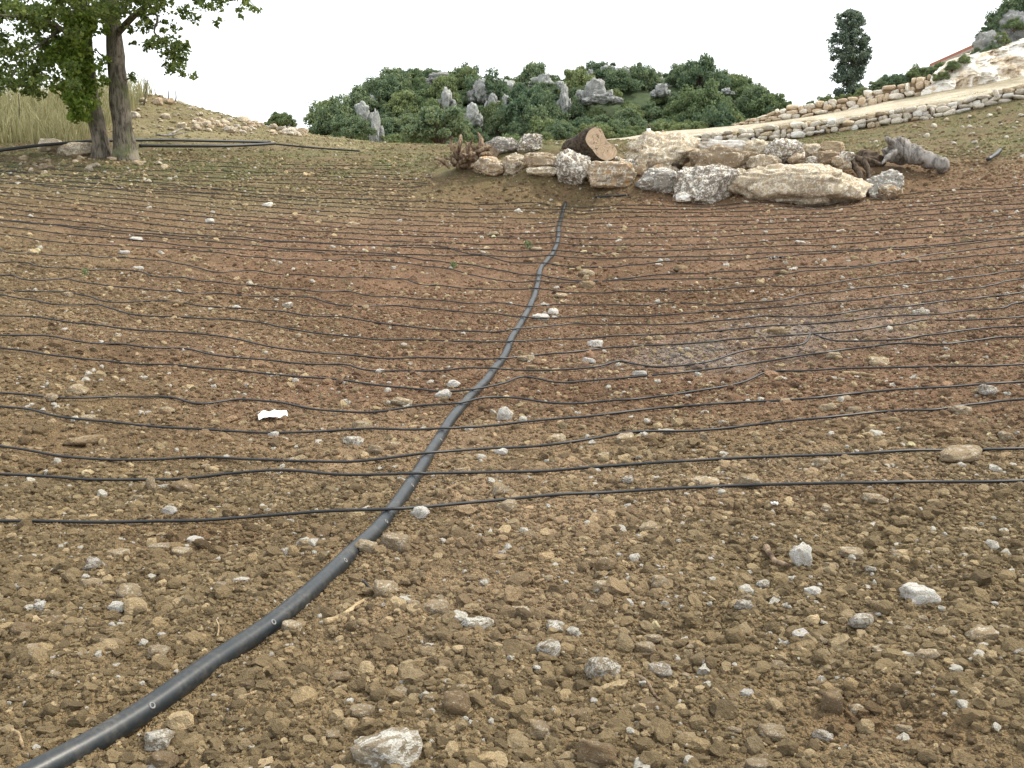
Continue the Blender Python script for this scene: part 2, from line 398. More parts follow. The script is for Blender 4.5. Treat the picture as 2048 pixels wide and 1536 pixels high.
for k_, (x0, x1, y0, y1, Y_, *_r) in enumerate(BOULD):            # earth the boulders are bedded in
    if k_ not in (13, 18, 22, 23): cp((x0 + x1) / 2, y1 - (9 if Y_ < 24.8 else 5), Y_ + .1)
CP = np.array(CP)
def _U(r2): return np.where(r2 > 1e-9, r2 * np.log(r2 + 1e-12), 0)
def _fit():
    P = CP[:, :2] / 20; n = len(P)
    K = _U(((P[:, None] - P[None]) ** 2).sum(-1)) + np.eye(n) * 6e-4
    A = np.zeros((n + 3, n + 3)); A[:n, :n] = K; A[:n, n] = 1; A[:n, n + 1:] = P
    A[n, :n] = 1; A[n + 1:, :n] = P.T
    return np.linalg.solve(A, np.concatenate([CP[:, 2], np.zeros(3)]))
TW = _fit()
def ground(x, y):
    """smooth terrain without the clods"""
    x = np.asarray(x, float); y = np.asarray(y, float); sh = x.shape
    x = np.atleast_1d(x).ravel(); y = np.atleast_1d(y).ravel(); o = np.empty(len(x)); n = len(CP)
    P = CP[:, :2] / 20
    for a in range(0, len(x), 40000):
        q = np.stack([np.clip(x[a:a + 40000], -65, 75), np.clip(y[a:a + 40000], -22, 100)], 1) / 20
        o[a:a + 40000] = _U(((q[:, None] - P[None]) ** 2).sum(-1)) @ TW[:n] + TW[n] + q @ TW[n + 1:]
    f = sstep(80, 130, np.hypot(x * .9, y)); o = o * (1 - f) + 3.0 * f
    return o.reshape(sh) if sh else float(o[0])

# furrow / hollow marks of the digging: (px,py,depth Y guess is by ray)
def hit(px, py, fn=None, t0=1.5, t1=120):
    """where the line of sight meets the terrain"""
    fn = fn or ground; r = ray(px, py)
    ts = np.geomspace(t0, t1, 500); P = np.array([0, 0, CAMZ])[None] + ts[:, None] * r[None]
    d = P[:, 2] - fn(P[:, 0], P[:, 1]); k = np.argmax(d < 0)
    if d[k] >= 0: return P[-1]
    a, b = ts[k - 1], ts[k]
    for _ in range(14):
        m = (a + b) / 2; p = np.array([0, 0, CAMZ]) + m * r
        if p[2] < fn(p[0], p[1]): b = m
        else: a = m
    return np.array([0, 0, CAMZ]) + b * r

HOLLOWS = [(hit(1790, 1440), .16, .06), (hit(735, 1185), .10, .05), (hit(250, 715), .45, .07), (hit(1050, 745), .18, .05), (hit(160, 880), .3, .05),
           (hit(1510, 1130), .1, .03), (hit(230, 812), .35, .05), (hit(1400, 1300), .4, .04), (hit(500, 1060), .5, .05), (hit(760, 700), .6, .06), (hit(1150, 560), 1.2, .10)]
def rough(x, y):
    """clods and furrows, faded where the sheet is too coarse to carry them"""
    x = np.asarray(x, float); y = np.asarray(y, float); sh = x.shape; x = x.ravel(); y = y.ravel()
    d = np.hypot(x, y); field = 1 - .3 * sstep(24, 30, y)
    h = .035 * n2(x, y, 1.3, 1) + .035 * n2(x, y, .5, 2) * (1 - sstep(25, 45, d))
    h += (.040 * n2(x, y, .19, 3)) * (1 - sstep(14, 26, d))
    b = n2(x, y, .085, 4); h += (.034 * np.abs(b) + .012 * b) * (1 - sstep(7, 13, d))
    b = n2(x, y, .042, 5); h += .022 * np.abs(b) * (1 - sstep(3.5, 6.5, d))
    h *= field
    h += .06 * n2(x, y, 6, 6) * sstep(6, 25, d) + .10 * n2(x, y, 2.2, 7) * sstep(26, 34, d)
    for p, r, dep in HOLLOWS:
        h -= dep * np.exp(-(((x - p[0]) ** 2 + (y - p[1]) ** 2) / (r * r)))
    return h.reshape(sh)
def H(x, y): return ground(x, y) + rough(x, y)

OLIVE = np.array([.248, .186, .106]); RED = np.array([.248, .155, .098]); GRASS = np.array([.19, .185, .090])
TRACK = np.array([.72, .66, .54]); ASH = np.array([.34, .31, .29]); TERR = np.array([.235, .18, .105]); DRY = np.array([.33, .29, .17])
ashp = [hit(1480, 700), hit(1590, 670), hit(1720, 620), hit(1420, 715)]
track_line = np.array([at(1130, 278, 50), at(1300, 272, 50), at(1450, 260, 49.5), at(1572, 243, 48.2), at(1680, 232, 47), at(1786, 210, 46), at(1901, 194, 45), at(2030, 168, 44), at(2300, 130, 42)])
def seg_dist(x, y, line):
    d = np.full(x.shape, 1e9)
    for a, b in zip(line[:-1, :2], line[1:, :2]):
        ab = b - a; t = np.clip(((x - a[0]) * ab[0] + (y - a[1]) * ab[1]) / (ab @ ab), 0, 1)
        d = np.minimum(d, np.hypot(x - a[0] - t * ab[0], y - a[1] - t * ab[1]))
    return d
DUSTY = (.40, .285, .185); MOIST = (.15, .088, .047)
SOILP = [(hit(830, 900), .9, .8, .75, DUSTY), (hit(1000, 1020), 1.0, .7, .7, DUSTY), (hit(1300, 960), 1.1, .6, .7, DUSTY), (hit(1750, 930), 1.2, .5, .5, DUSTY), (hit(700, 850), .8, .7, .5, DUSTY),
         (hit(1000, 1200), .9, .6, .45, DUSTY), (hit(560, 700), 2.0, 1.2, .3, DUSTY), (hit(600, 420), 3.0, 2.5, .45, (.33, .27, .17)),
         (hit(1190, 520), 1.0, 3.2, .75, MOIST), (hit(1330, 600), 1.2, 1.6, .5, MOIST), (hit(1150, 790), 1.4, .6, .6, MOIST), (hit(200, 900), 1.0, .5, .55, MOIST), (hit(250, 720), .8, .5, .6, MOIST),
         (hit(760, 690), .8, .8, .5, MOIST), (hit(500, 1060), .9, .45, .55, MOIST), (hit(1800, 1440), .25, .18, .7, MOIST), (hit(1650, 1000), 1.0, .3, .4, MOIST), (hit(600, 580), .9, 1.3, .5, MOIST)]
def zone(x, y):
    x = np.asarray(x, float).ravel(); y = np.asarray(y, float).ravel()
    nz = n2(x, y, 3.0, 21); ns = n2(x, y, .9, 22)
    red = sstep(5.2, 8.5, y + 1.5 * nz) * (1 - .75 * sstep(.18, .5, -x / np.maximum(y, 1) + .25 * nz))
    red *= 1 - .55 * sstep(21, 27, y)
    c = OLIVE[None] * (1 - red[:, None]) + RED[None] * red[:, None]
    for p, rx, ry, k, col in SOILP:
        a = k * np.exp(-(((x - p[0]) / rx) ** 2 + ((y - p[1]) / ry) ** 2)) * np.clip(.75 + 1.1 * ns + .9 * n2(x, y, .3, 25), 0, 1.2)
        a = np.clip(a, 0, 1); c = c * (1 - a[:, None]) + np.array(col)[None] * a[:, None]
    g = np.clip(sstep(21, 28, y + 2 * nz - .25 * x * (x < 0)) * (x < 3) * .8 + sstep(25.5, 27.5, y + ns), 0, 1)
    patch = np.clip(.5 + 1.2 * nz + 1.2 * ns + 1.5 * n2(x, y, .32, 24), 0, 1)[:, None]
    g2 = (GRASS[None] * patch + TERR[None] * (1 - patch)); c = c * (1 - g[:, None]) + g2 * g[:, None]
    dl = sstep(31, 35, y) * (x < -5) * np.clip(.7 + nz, 0, 1); c = c * (1 - dl[:, None]) + DRY[None] * dl[:, None]
    t = 1 - sstep(4.0, 5.4, seg_dist(x, y, track_line) + .7 * ns); c = c * (1 - t[:, None]) + TRACK[None] * t[:, None]
    for p, r, k in zip(ashp, (.75, .8, .8, .5), (.55, .5, .3, .45)):
        a = k * np.exp(-(((x - p[0]) / (r * 1.4)) ** 2 + ((y - p[1]) / r) ** 2)) * np.clip(.6 + 1.6 * ns + .8 * n2(x, y, .25, 23), 0, 1.3)
        a = np.clip(a, 0, 1); c = c * (1 - a[:, None]) + ASH[None] * a[:, None]
    return c

def build_ground():
    rows = np.concatenate([np.linspace(-25, .6, 14), np.geomspace(1.0, 46, 720), np.geomspace(47, 4000, 70)])
    u = np.concatenate([-np.geomspace(9, 1.06, 26), np.linspace(-1, 1, 560), np.geomspace(1.06, 9, 26)])
    s = np.maximum(rows, 0) * .60 + 2.0
    X = u[None, :] * s[:, None]; Y = np.repeat(rows[:, None], len(u), 1)
    Z = H(X, Y)
    v = np.stack([X, Y, Z], -1).reshape(-1, 3); nr, nc = X.shape
    i = np.arange(nr - 1)[:, None] * nc + np.arange(nc - 1)[None]
    q = np.stack([i, i + 1, i + nc + 1, i + nc], -1).reshape(-1, 4)
    me = mesh_np("ground", v, q, True)
    zc = zone(X, Y); a = me.color_attributes.new("zone", 'FLOAT_COLOR', 'POINT')
    a.data.foreach_set("color", np.concatenate([zc, np.ones((len(zc), 1))], 1).astype(np.float32).ravel())
    link("ground", me, M['soil'], kind="structure")
build_ground()

# ------------------------------------------------------------------ rocks
def rock_mesh(name, seed, sub=3, blocky=.5, amp=.16, planes=7, dims=(1, 1, 1), freq=1.6, fine=.04, ridge=.0):
    """unit-size rock (fits about +-0.5) cut by random planes and roughened"""
    bm = bmesh.new(); bmesh.ops.create_icosphere(bm, subdivisions=sub, radius=1.0)
    co = np.array([v.co[:] for v in bm.verts]); rg = np.random.default_rng(seed)
    e = 1 - .55 * blocky
    co = np.sign(co) * np.abs(co) ** e; co /= np.abs(co).max()
    for _ in range(planes):
        nrm = rg.normal(size=3); nrm /= np.linalg.norm(nrm); d = rg.uniform(.62, .88) * np.abs(co @ nrm).max()
        ex = np.maximum(co @ nrm - d, 0); co -= np.outer(ex * .92, nrm)
    nrm = co / (np.linalg.norm(co, axis=1)[:, None] + 1e-9)
    o = rg.uniform(-50, 50, 3)
    k = amp * perlin(co * freq + o) + amp * .5 * perlin(co * freq * 2.3 + o) + fine * perlin(co * freq * 6 + o)
    k -= ridge * np.clip(1 - np.abs(perlin(co * freq * 1.4 - o)) * 5, 0, 1) ** 1.5
    co += nrm * k[:, None]
    co = (co - (co.max(0) + co.min(0)) / 2) / (co.max(0) - co.min(0)) * np.array(dims)
    for v, c in zip(bm.verts, co): v.co = c
    me = bpy.data.meshes.new(name); bm.to_mesh(me); bm.free()
    for p in me.polygons: p.use_smooth = True
    return me

def up_to(name, wdt, hgt):  # keep labels tidy
    return name

def put_rock(name, x0, x1, y0, y1, Y, mat, blocky, seed, label, cat, group=None, sub=4, amp=.22, thick=.85, bed=True, tilt=0.0):
    c = at((x0 + x1) / 2, (y0 + y1) / 2, Y); a = at(x0, (y0 + y1) / 2, Y); b = at(x1, (y0 + y1) / 2, Y)
    wd = (b[0] - a[0]) * (1.13 if bed else 1); ht = at((x0 + x1) / 2, y0, Y)[2] - at((x0 + x1) / 2, y1, Y)[2]
    dp = thick * min(max(wd, ht), 1.6 * min(wd, ht))
    if bed: c[2] -= ht * .06; ht *= 1.14
    me = rock_mesh(name, seed, sub, blocky, amp, 10, (wd, dp, ht), freq=1.9, fine=.10, ridge=.10)
    o = link(name, me, M[mat], label=label, cat=cat, group=group, loc=(c[0], c[1], c[2]))
    o.rotation_euler = (0, tilt, 0)
    return o
for k, (x0, x1, y0, y1, Y, mt, bl, lb) in enumerate(BOULD):
    put_rock("boulder", x0, x1, y0, y1, Y, mt, bl, 100 + k * 3, lb, "boulder", "boulders of the retaining row", 5)

for k in range(46):
    x = random.uniform(1000, 1720); y = np.interp(x, [1000, 1180, 1350, 1720], [330, 335, 338, 325]) + random.uniform(-16, 14); Y = np.interp(x, [1000, 1720], [25.2, 24.4]) + .25
    s_k = random.uniform(12, 34)
    put_rock("rubble_stone", x - s_k * .6, x + s_k * .6, y - s_k * .42, y + s_k * .42, Y, random.choice(['rock_cream', 'rock_brown', 'rock_lichen', 'rock_orange']), .4, 1300 + k,
             "small stone wedged in the gaps between the boulders", "stone", "stones wedged between the boulders", 3)
# ---- field stones --------------------------------------------------------
PIPE_PX = [(-260, 1730), (-60, 1625), (60, 1553), (170, 1490), (300, 1408), (450, 1306), (600, 1203), (690, 1118), (740, 1070), (790, 1008), (835, 943), (885, 865), (935, 800),
           (975, 755), (1005, 715), (1025, 675), (1048, 635), (1067, 592), (1075, 560), (1083, 530), (1105, 505), (1115, 482), (1118, 455), (1125, 425), (1131, 400)]
PR = .0385
pipe_xy = np.array([hit(*p, fn=lambda x, y: ground(x, y) + .035)[:2] for p in PIPE_PX]); pipe_xy = spline(np.c_[pipe_xy, np.zeros(len(pipe_xy))], 260)[:, :2]
def smooth1(z, k):
    ker = np.hanning(k + 2)[1:-1]; ker /= ker.sum(); return np.convolve(np.pad(z, k // 2, mode='edge'), ker, 'same')[k // 2:k // 2 + len(z)]
pz = smooth1(H(pipe_xy[:, 0], pipe_xy[:, 1]), 9) + PR * .50
PIPE3 = np.c_[pipe_xy, pz]
def pipe_dist(x, y):
    return seg_dist(np.atleast_1d(np.asarray(x, float)), np.atleast_1d(np.asarray(y, float)), PIPE3[::3])

ROCKV = [rock_mesh("field_stone_shape", 300 + k, 3, .25 + .07 * k, .34, 11, (1, 1, 1), freq=2.0, fine=.14, ridge=.06) for k in range(9)]
_rv = {}
def rock_variant(k, mat):
    key = (k, mat)
    if key not in _rv:
        me = ROCKV[k].copy(); me.materials.clear(); me.materials.append(M[mat]); _rv[key] = me
    return _rv[key]

NAMED = [  # px,py,w,h,mat,label
    (1205, 1332, 78, 62, 'fs_grey', "rounded grey stone with a bright white crown in the near soil"),
    (1838, 1180, 84, 62, 'fs_white', "knobbly white stone bigger than the pale stones round it"),
    (1600, 1112, 46, 66, 'fs_white', "white stone standing on end beside a curved dead root"),
    (1720, 1242, 54, 42, 'fs_grey', "grey and white stone with pale chips beside it"),
    (772, 1486, 150, 100, 'fs_grey', "biggest near stone, brown with ragged white crust on top"),
    (1195, 1503, 90, 84, 'fs_brown', "large soil-covered brown stone with one white fleck"),
    (913, 1408, 62, 54, 'fs_brown', "rounded dusty stone between biggest crusted stone and white-crowned stone"),
    (732, 1102, 50, 38, 'fs_cream', "cream stone touching the thick pipe's right side"),
    (792, 1082, 66, 54, 'fs_cream', "pitted cream stone just uphill of stone touching the pipe"),
    (842, 1024, 44, 38, 'fs_white', "pale rounded stone below the nearest drip line, right of pipe"),
    (1322, 1160, 50, 38, 'fs_cream', "smooth tan stone left of the upright white stone"),
    (872, 1216, 62, 46, 'fs_cream', "lumpy cream stone uphill of a whitish flaked stone"),
    (954, 1246, 62, 38, 'fs_grey', "whitish flaked stone lying beside lumpy cream stone"),
    (1096, 1294, 52, 46, 'fs_grey', "soil-stained stone with white cap up-left of white-crowned stone"),
    (1852, 1316, 54, 34, 'fs_cream', "flat cream stone alone below the knobbly white stone"),
    (1546, 1445, 66, 44, 'fs_cream', "wedge-shaped cream stone lying flat near a white-topped stone"),
    (1646, 1448, 46, 34, 'fs_grey', "white-topped stone next to the wedge-shaped cream stone"),
    (1665, 1390, 48, 58, 'fs_brown', "brown pointed stone above the white-topped stone"),
    (1010, 826, 34, 40, 'fs_white', "white-streaked brown stone right of pipe between two drip lines"),
    (1408, 868, 26, 30, 'fs_cream', "single cream stone sitting just under a drip line"),
    (1082, 636, 36, 16, 'fs_white', "long white stone of the pair close right of pipe"),
    (1106, 622, 24, 22, 'fs_white', "taller white stone of the pair close right of pipe"),
    (1190, 686, 32, 24, 'fs_white', "white stone lying on a drip line right of the pipe"),
    (1178, 722, 28, 20, 'fs_white', "white stone one row below stone on the drip line"),
    (303, 974, 20, 40, 'fs_cream', "narrow cream stone standing upright under a drip line"),
    (372, 970, 60, 30, 'fs_brown', "slanting flat brown stone right of the narrow upright stone"),
    (388, 1060, 34, 28, 'fs_white', "white chunk left of pipe below the nearest drip line"),
    (236, 1212, 40, 32, 'fs_white', "bright white chunk alone in soil left of the pipe"),
    (192, 1130, 50, 34, 'fs_grey', "dusty grey-white stone up-left of the bright white chunk"),
    (424, 1196, 26, 20, 'fs_white', "small white chip beside a brown pebble left of pipe"),
    (166, 868, 74, 26, 'fs_brown', "long flat stone with a dark gap beneath it"),
    (318, 1466, 78, 56, 'fs_grey', "crumbly whitish stone hugging the pipe's lower right side"),
    (328, 1512, 60, 50, 'fs_brown', "crumbly brown stone below whitish stone hugging the pipe"),
    (772, 1166, 56, 56, 'fs_cream', "cream lump beside the hollow with a black twig"),
    (1958, 1272, 70, 34, 'fs_cream', "long pale stone half buried right of the knobbly white stone"),
    (583, 1262, 44, 30, 'fs_cream', "tan stone right of pipe near a dry stick"),
    (1210, 1135, 46, 40, 'fs_brown', "tan earthy stone below drip lines, left of smooth tan stone"),
    (1568, 1272, 34, 18, 'fs_white', "small white splinter of stone below the chipped grey stone"),
    (1255, 1282, 12, 10, 'fs_white', "tiny white chip above the white-crowned stone"),
    (1078, 1336, 26, 14, 'fs_white', "small white flake left of the white-crowned stone"),
    (535, 408, 22, 12, 'fs_white', "white stone among drip lines downhill of the oak"),
    (420, 440, 18, 14, 'fs_white', "round white stone downhill of the oak"),
    (273, 478, 24, 12, 'fs_white', "long white stone among close drip lines"),
    (805, 805, 44, 24, 'fs_cream', "pale broken stone just left of the pipe under a drip line"),
    (1050, 720, 34, 18, 'fs_cream', "pinkish flat stone right of pipe beside a small hollow"),
    (908, 768, 30, 24, 'fs_white', "whitish crumbled stone left of pipe touching a drip line"),
    (1600, 484, 24, 8, 'fs_white', "flat white stone lying below the longest boulder"),
    (1942, 634, 20, 14, 'fs_cream', "pinkish cream stone alone on the right-hand slope"),
    (1920, 912, 90, 34, 'fs_cream', "wide pale crumbly stone lying on a drip line"),
    (1410, 965, 60, 26, 'fs_cream', "wide pinkish stone under the nearest drip line"),
    (985, 466, 26, 12, 'fs_cream', "flat cream stone uphill left of the pipe"),
    (1073, 496, 22, 12, 'fs_cream', "pale stone beside a small green weed near the pipe"),
    (1485, 1212, 40, 34, 'fs_grey', "whitish broken stone between smooth tan stone and white splinter"),
    (1705, 1102, 52, 28, 'fs_cream', "flat cream stone right of the upright white stone"),
]
n_stone = 0
occupied = []
def field_stone(px, py, wpx, hpx, mat, label, k, group, sink=.22, asp=None):
    global n_stone
    p = hit(px, py + hpx * .32); Y = max(p[1], 1.2); dist = math.hypot(Y, CAMZ)
    wd = wpx * Y / F; el = math.atan2(CAMZ - p[2], Y)
    ht = hpx * Y / F * (.9 if hpx > wpx else .80)
    dp = wd * random.uniform(.7, .95) if hpx <= wpx * 1.1 else wd * .8
    o = link("field_stone", rock_variant(k % 9, mat), label=label, cat="stone", group=group)
    z = float(H(np.array([p[0]]), np.array([p[1]]))[0])
    o.location = (p[0], p[1], z + ht * (.5 - sink)); o.scale = (wd, dp, ht)
    o.rotation_euler = (random.uniform(-.15, .15), random.uniform(-.15, .15), random.uniform(-.4, .4))
    occupied.append((p[0], p[1], wd * .5)); n_stone += 1
    return o
for k, (px, py, a, b, mt, lb) in enumerate(NAMED):
    field_stone(px, py, a, b, mt, lb, k, "named stones of the field" if False else None)

GEN = {'fs_white': ("loose white limestone chunk scattered on the ploughed soil", "white stones scattered in the field"),
       'fs_cream': ("loose cream limestone lump scattered on the ploughed soil", "cream stones scattered in the field"),
       'fs_brown': ("loose earth-stained brown stone scattered on the ploughed soil", "brown stones scattered in the field"),
       'fs_grey': ("loose grey stone with pale flecks scattered on the ploughed soil", "grey stones scattered in the field")}
tries = 0
while n_stone < 296 and tries < 6000:
    tries += 1
    px = random.uniform(-30, 2078); py = random.triangular(410, 1560, 1300)
    if py < 700 and random.random() < .25: px = random.choice([random.uniform(350, 1000), random.uniform(1100, 1500)])
    if px > 850 and py < 430: continue
    p = hit(px, py)
    if pipe_dist(p[0], p[1])[0] < .16: continue
    if any((p[0] - q[0]) ** 2 + (p[1] - q[1]) ** 2 < (q[2] + .06) ** 2 for q in occupied): continue
    big = random.random() ** 1.8
    s = (16 + 44 * big) * (.55 + .45 * min(1, (py - 300) / 900)); s = max(s, 9)
    mt = random.choices(['fs_cream', 'fs_brown', 'fs_white', 'fs_grey'], [.42, .26, .17, .15])[0]
    if mt == 'fs_white': s *= .8
    field_stone(px, py, s, s * random.uniform(.5, .85), mt, GEN[mt][0], random.randrange(9), GEN[mt][1], sink=random.uniform(.25, .42))

# ------------------------------------------------------------------ drip lines
DR = .0090
LINES = [
 [(-90, 1042), (0, 1043), (200, 1045), (420, 1035), (650, 1023), (790, 1018), (1000, 1000), (1250, 983), (1500, 970), (1750, 965), (2048, 961), (2150, 958)],
 [(-90, 945), (0, 948), (200, 958), (330, 955), (480, 945), (740, 950), (960, 945), (1080, 942), (1250, 930), (1500, 915), (1700, 908), (2048, 897), (2150, 893)],
 [(-90, 880), (0, 893), (100, 908), (200, 920), (400, 915), (520, 920), (650, 924), (750, 920), (850, 908), (960, 898), (1080, 892), (1250, 868), (1400, 860), (1600, 840), (1830, 818), (2048, 798), (2150, 790)],
 [(-90, 800), (0, 812), (150, 838), (250, 850), (380, 858), (540, 866), (620, 864), (720, 858), (890, 857), (1000, 850), (1150, 835), (1300, 818), (1420, 808), (1600, 798), (1735, 785), (1900, 772), (2048, 762), (2150, 757)],
 [(-90, 775), (0, 785), (80, 793), (230, 797), (340, 797), (400, 806), (470, 799), (540, 803), (650, 820), (740, 825), (834, 812), (919, 804), (970, 794), (1022, 795), (1124, 809), (1203, 806), (1261, 804), (1312, 795), (1380, 783), (1485, 766), (1553, 742), (1656, 740), (1724, 737), (2048, 729), (2150, 726)],
 [(-90, 680), (0, 694), (68, 706), (205, 722), (342, 732), (513, 747), (680, 759), (765, 771), (817, 776), (919, 780), (953, 776), (1005, 766), (1049, 753), (1076, 757), (1107, 763), (1193, 759), (1348, 746), (1485, 732), (1638, 706), (1861, 689), (2048, 674), (2150, 668)],
 [(-90, 664), (0, 670), (102, 674), (164, 684), (239, 683), (308, 691), (444, 710), (615, 729), (690, 731), (724, 739), (817, 742), (885, 741), (926, 735), (994, 735), (1032, 739), (1124, 739), (1193, 732), (1237, 720), (1278, 729), (1312, 734), (1380, 729), (1433, 718), (1478, 702), (1587, 689), (1632, 669), (1673, 682), (1792, 677), (1929, 660), (2048, 653), (2150, 648)],
 [(-90, 618), (0, 629), (120, 641), (239, 655), (410, 669), (513, 687), (598, 703), (690, 711), (817, 715), (936, 718), (1022, 714), (1124, 705), (1227, 696), (1380, 687), (1485, 676), (1587, 669), (1690, 664), (1803, 648), (1844, 643), (1929, 641), (2048, 635), (2150, 630)],
 [(-90, 580), (0, 592), (137, 607), (273, 629), (376, 635), (513, 643), (581, 658), (690, 675), (800, 679), (919, 683), (1022, 682), (1124, 679), (1260, 674), (1399, 664), (1519, 653), (1656, 648), (1758, 636), (1880, 630), (1997, 616), (2048, 606), (2150, 595)],
 [(-90, 576), (0, 582), (102, 584), (273, 602), (410, 616), (513, 617), (598, 626), (690, 638), (782, 650), (885, 661), (988, 661), (1056, 653), (1124, 650), (1227, 650), (1380, 646), (1485, 636), (1656, 631), (1758, 619), (1861, 607), (2048, 585), (2150, 576)],
 [(-90, 545), (0, 551), (120, 558), (205, 570), (342, 582), (513, 592), (598, 594), (690, 607), (817, 616), (936, 624), (1022, 628), (1124, 633), (1227, 631), (1380, 627), (1519, 619), (1656, 604), (1775, 595), (1929, 578), (2048, 561), (2150, 550)],
 [(-90, 522), (0, 527), (62, 530), (205, 539), (342, 554), (513, 570), (690, 585), (782, 592), (851, 602), (953, 605), (1066, 607), (1158, 613), (1261, 609), (1380, 608), (1451, 611), (1587, 595), (1690, 578), (1792, 573), (2048, 543), (2150, 532)],
 [(-90, 490), (0, 498), (137, 512), (290, 520), (444, 537), (581, 551), (690, 554), (800, 561), (885, 575), (988, 582), (1073, 580), (1158, 582), (1382, 582), (1468, 577), (1690, 561), (1861, 544), (2048, 525), (2150, 516)],
 [(-90, 455), (0, 468), (164, 488), (308, 494), (478, 510), (581, 518), (690, 517), (800, 524), (892, 535), (970, 551), (1039, 559), (1090, 558), (1193, 551), (1380, 556), (1500, 552), (1656, 539), (1792, 524), (2048, 506), (2150, 498)],
 [(-90, 446), (0, 455), (164, 470), (308, 483), (410, 494), (547, 498), (690, 506), (830, 514), (984, 535), (1049, 544), (1124, 549), (1380, 544), (1553, 537), (1758, 527), (1929, 500), (2048, 491), (2150, 484)],
 [(-90, 432), (0, 440), (200, 458), (420, 475), (620, 484), (700, 488), (861, 489), (946, 508), (1022, 520), (1083, 527), (1193, 529), (1380, 520), (1560, 512), (1758, 500), (1929, 486), (2048, 476), (2150, 470)],
]
cy = 512.0; stepy = 13.0; kk = 0
while cy > 402:                                   # closer and closer rows further up the field
    row = [(-90, cy - 78), (0, cy - 70), (250, cy - 46), (500, cy - 24), (750, cy - 9), (950, cy - 2), (1110, cy + 2), (1300, cy), (1500, cy - 5), (1750, cy - 17), (1900, cy - 27), (2048, cy - 38), (2150, cy - 46)]
    LINES.append([(a, b + random.uniform(-2.0, 2.0)) for a, b in row]); cy -= stepy; stepy = max(7.5, stepy * .95); kk += 1
n_cross = len(LINES)
cy = 398.0
while cy > 322:                                   # rows that end at the boulders
    row = [(-90, cy - 38), (0, cy - 33), (250, cy - 20), (500, cy - 9), (700, cy - 3), (min(880, 820 + (398 - cy)), cy)]
    if cy < 352: row = [(330, cy - 12), (500, cy - 7), (700, cy - 2), (800, cy)]
    LINES.append([(a, b + random.uniform(-1.2, 1.2)) for a, b in row]); cy -= 8.5
LXY = []
for li, L_ in enumerate(LINES):
    P = np.array([hit(*p, fn=lambda x, y: ground(x, y) + .03)[:2] for p in L_]); n = 420
    S = spline(np.c_[P, np.zeros(len(P))], n)[:, :2]
    S[:, 1] += .012 * n2(S[:, 0], S[:, 1], .9, 41 + li)
    for it_ in range(3):
        z = H(S[:, 0], S[:, 1]); sp = np.linalg.norm(S[-1] - S[0]) / n
        kw = max(2, int(.16 / sp)); pad = np.pad(z, kw, mode='edge')
        zz = np.max(np.stack([pad[a:a + n] for a in range(2 * kw + 1)]), 0)      # a taut hose rests on the high spots
        zz = smooth1(zz, 2 * max(2, int(.22 / sp)) + 1) + DR * .9
        if li < n_cross:
            d = pipe_dist(S[:, 0], S[:, 1]); k = np.argmin(((PIPE3[None, :, :2] - S[:, None, :]) ** 2).sum(-1), 1); top = PIPE3[k, 2] + PR + DR
            f = np.exp(-np.maximum(d - .03, 0) / .30); zz = np.maximum(zz, top * f + zz * (1 - f))
        if it_ == 2 or li >= 13: break
        if it_ == 0: S0 = S.copy(); g0 = ground(S[:, 0], S[:, 1])
        # hoses sag downhill where they are lifted over clods and pipe
        dy = -(zz - g0 - .03 - (ground(S[:, 0], S[:, 1]) - g0) * 1.0) * S0[:, 1] / np.maximum(CAMZ - zz, .8)
        S = S0 + np.c_[np.zeros(n), smooth1(np.clip(dy, -.35, .2), 9)]
    LXY.append(np.c_[S, zz])
_cell = set()
for S in LXY[:18]:
    S = S[:, :2]
    T = np.vstack([S[:-1] + (S[1:] - S[:-1]) * f for f in (0, .34, .67)])
    for dx in (-.03, 0, .03):
        for dy in (-.03, 0, .03): _cell.update(map(tuple, np.floor((T + [dx, dy]) / .03).astype(int)))
def line_near(x, y):
    k = np.floor(np.c_[x, y] / .03).astype(int); return np.fromiter(((a, b) in _cell for a, b in k.tolist()), bool, len(k))

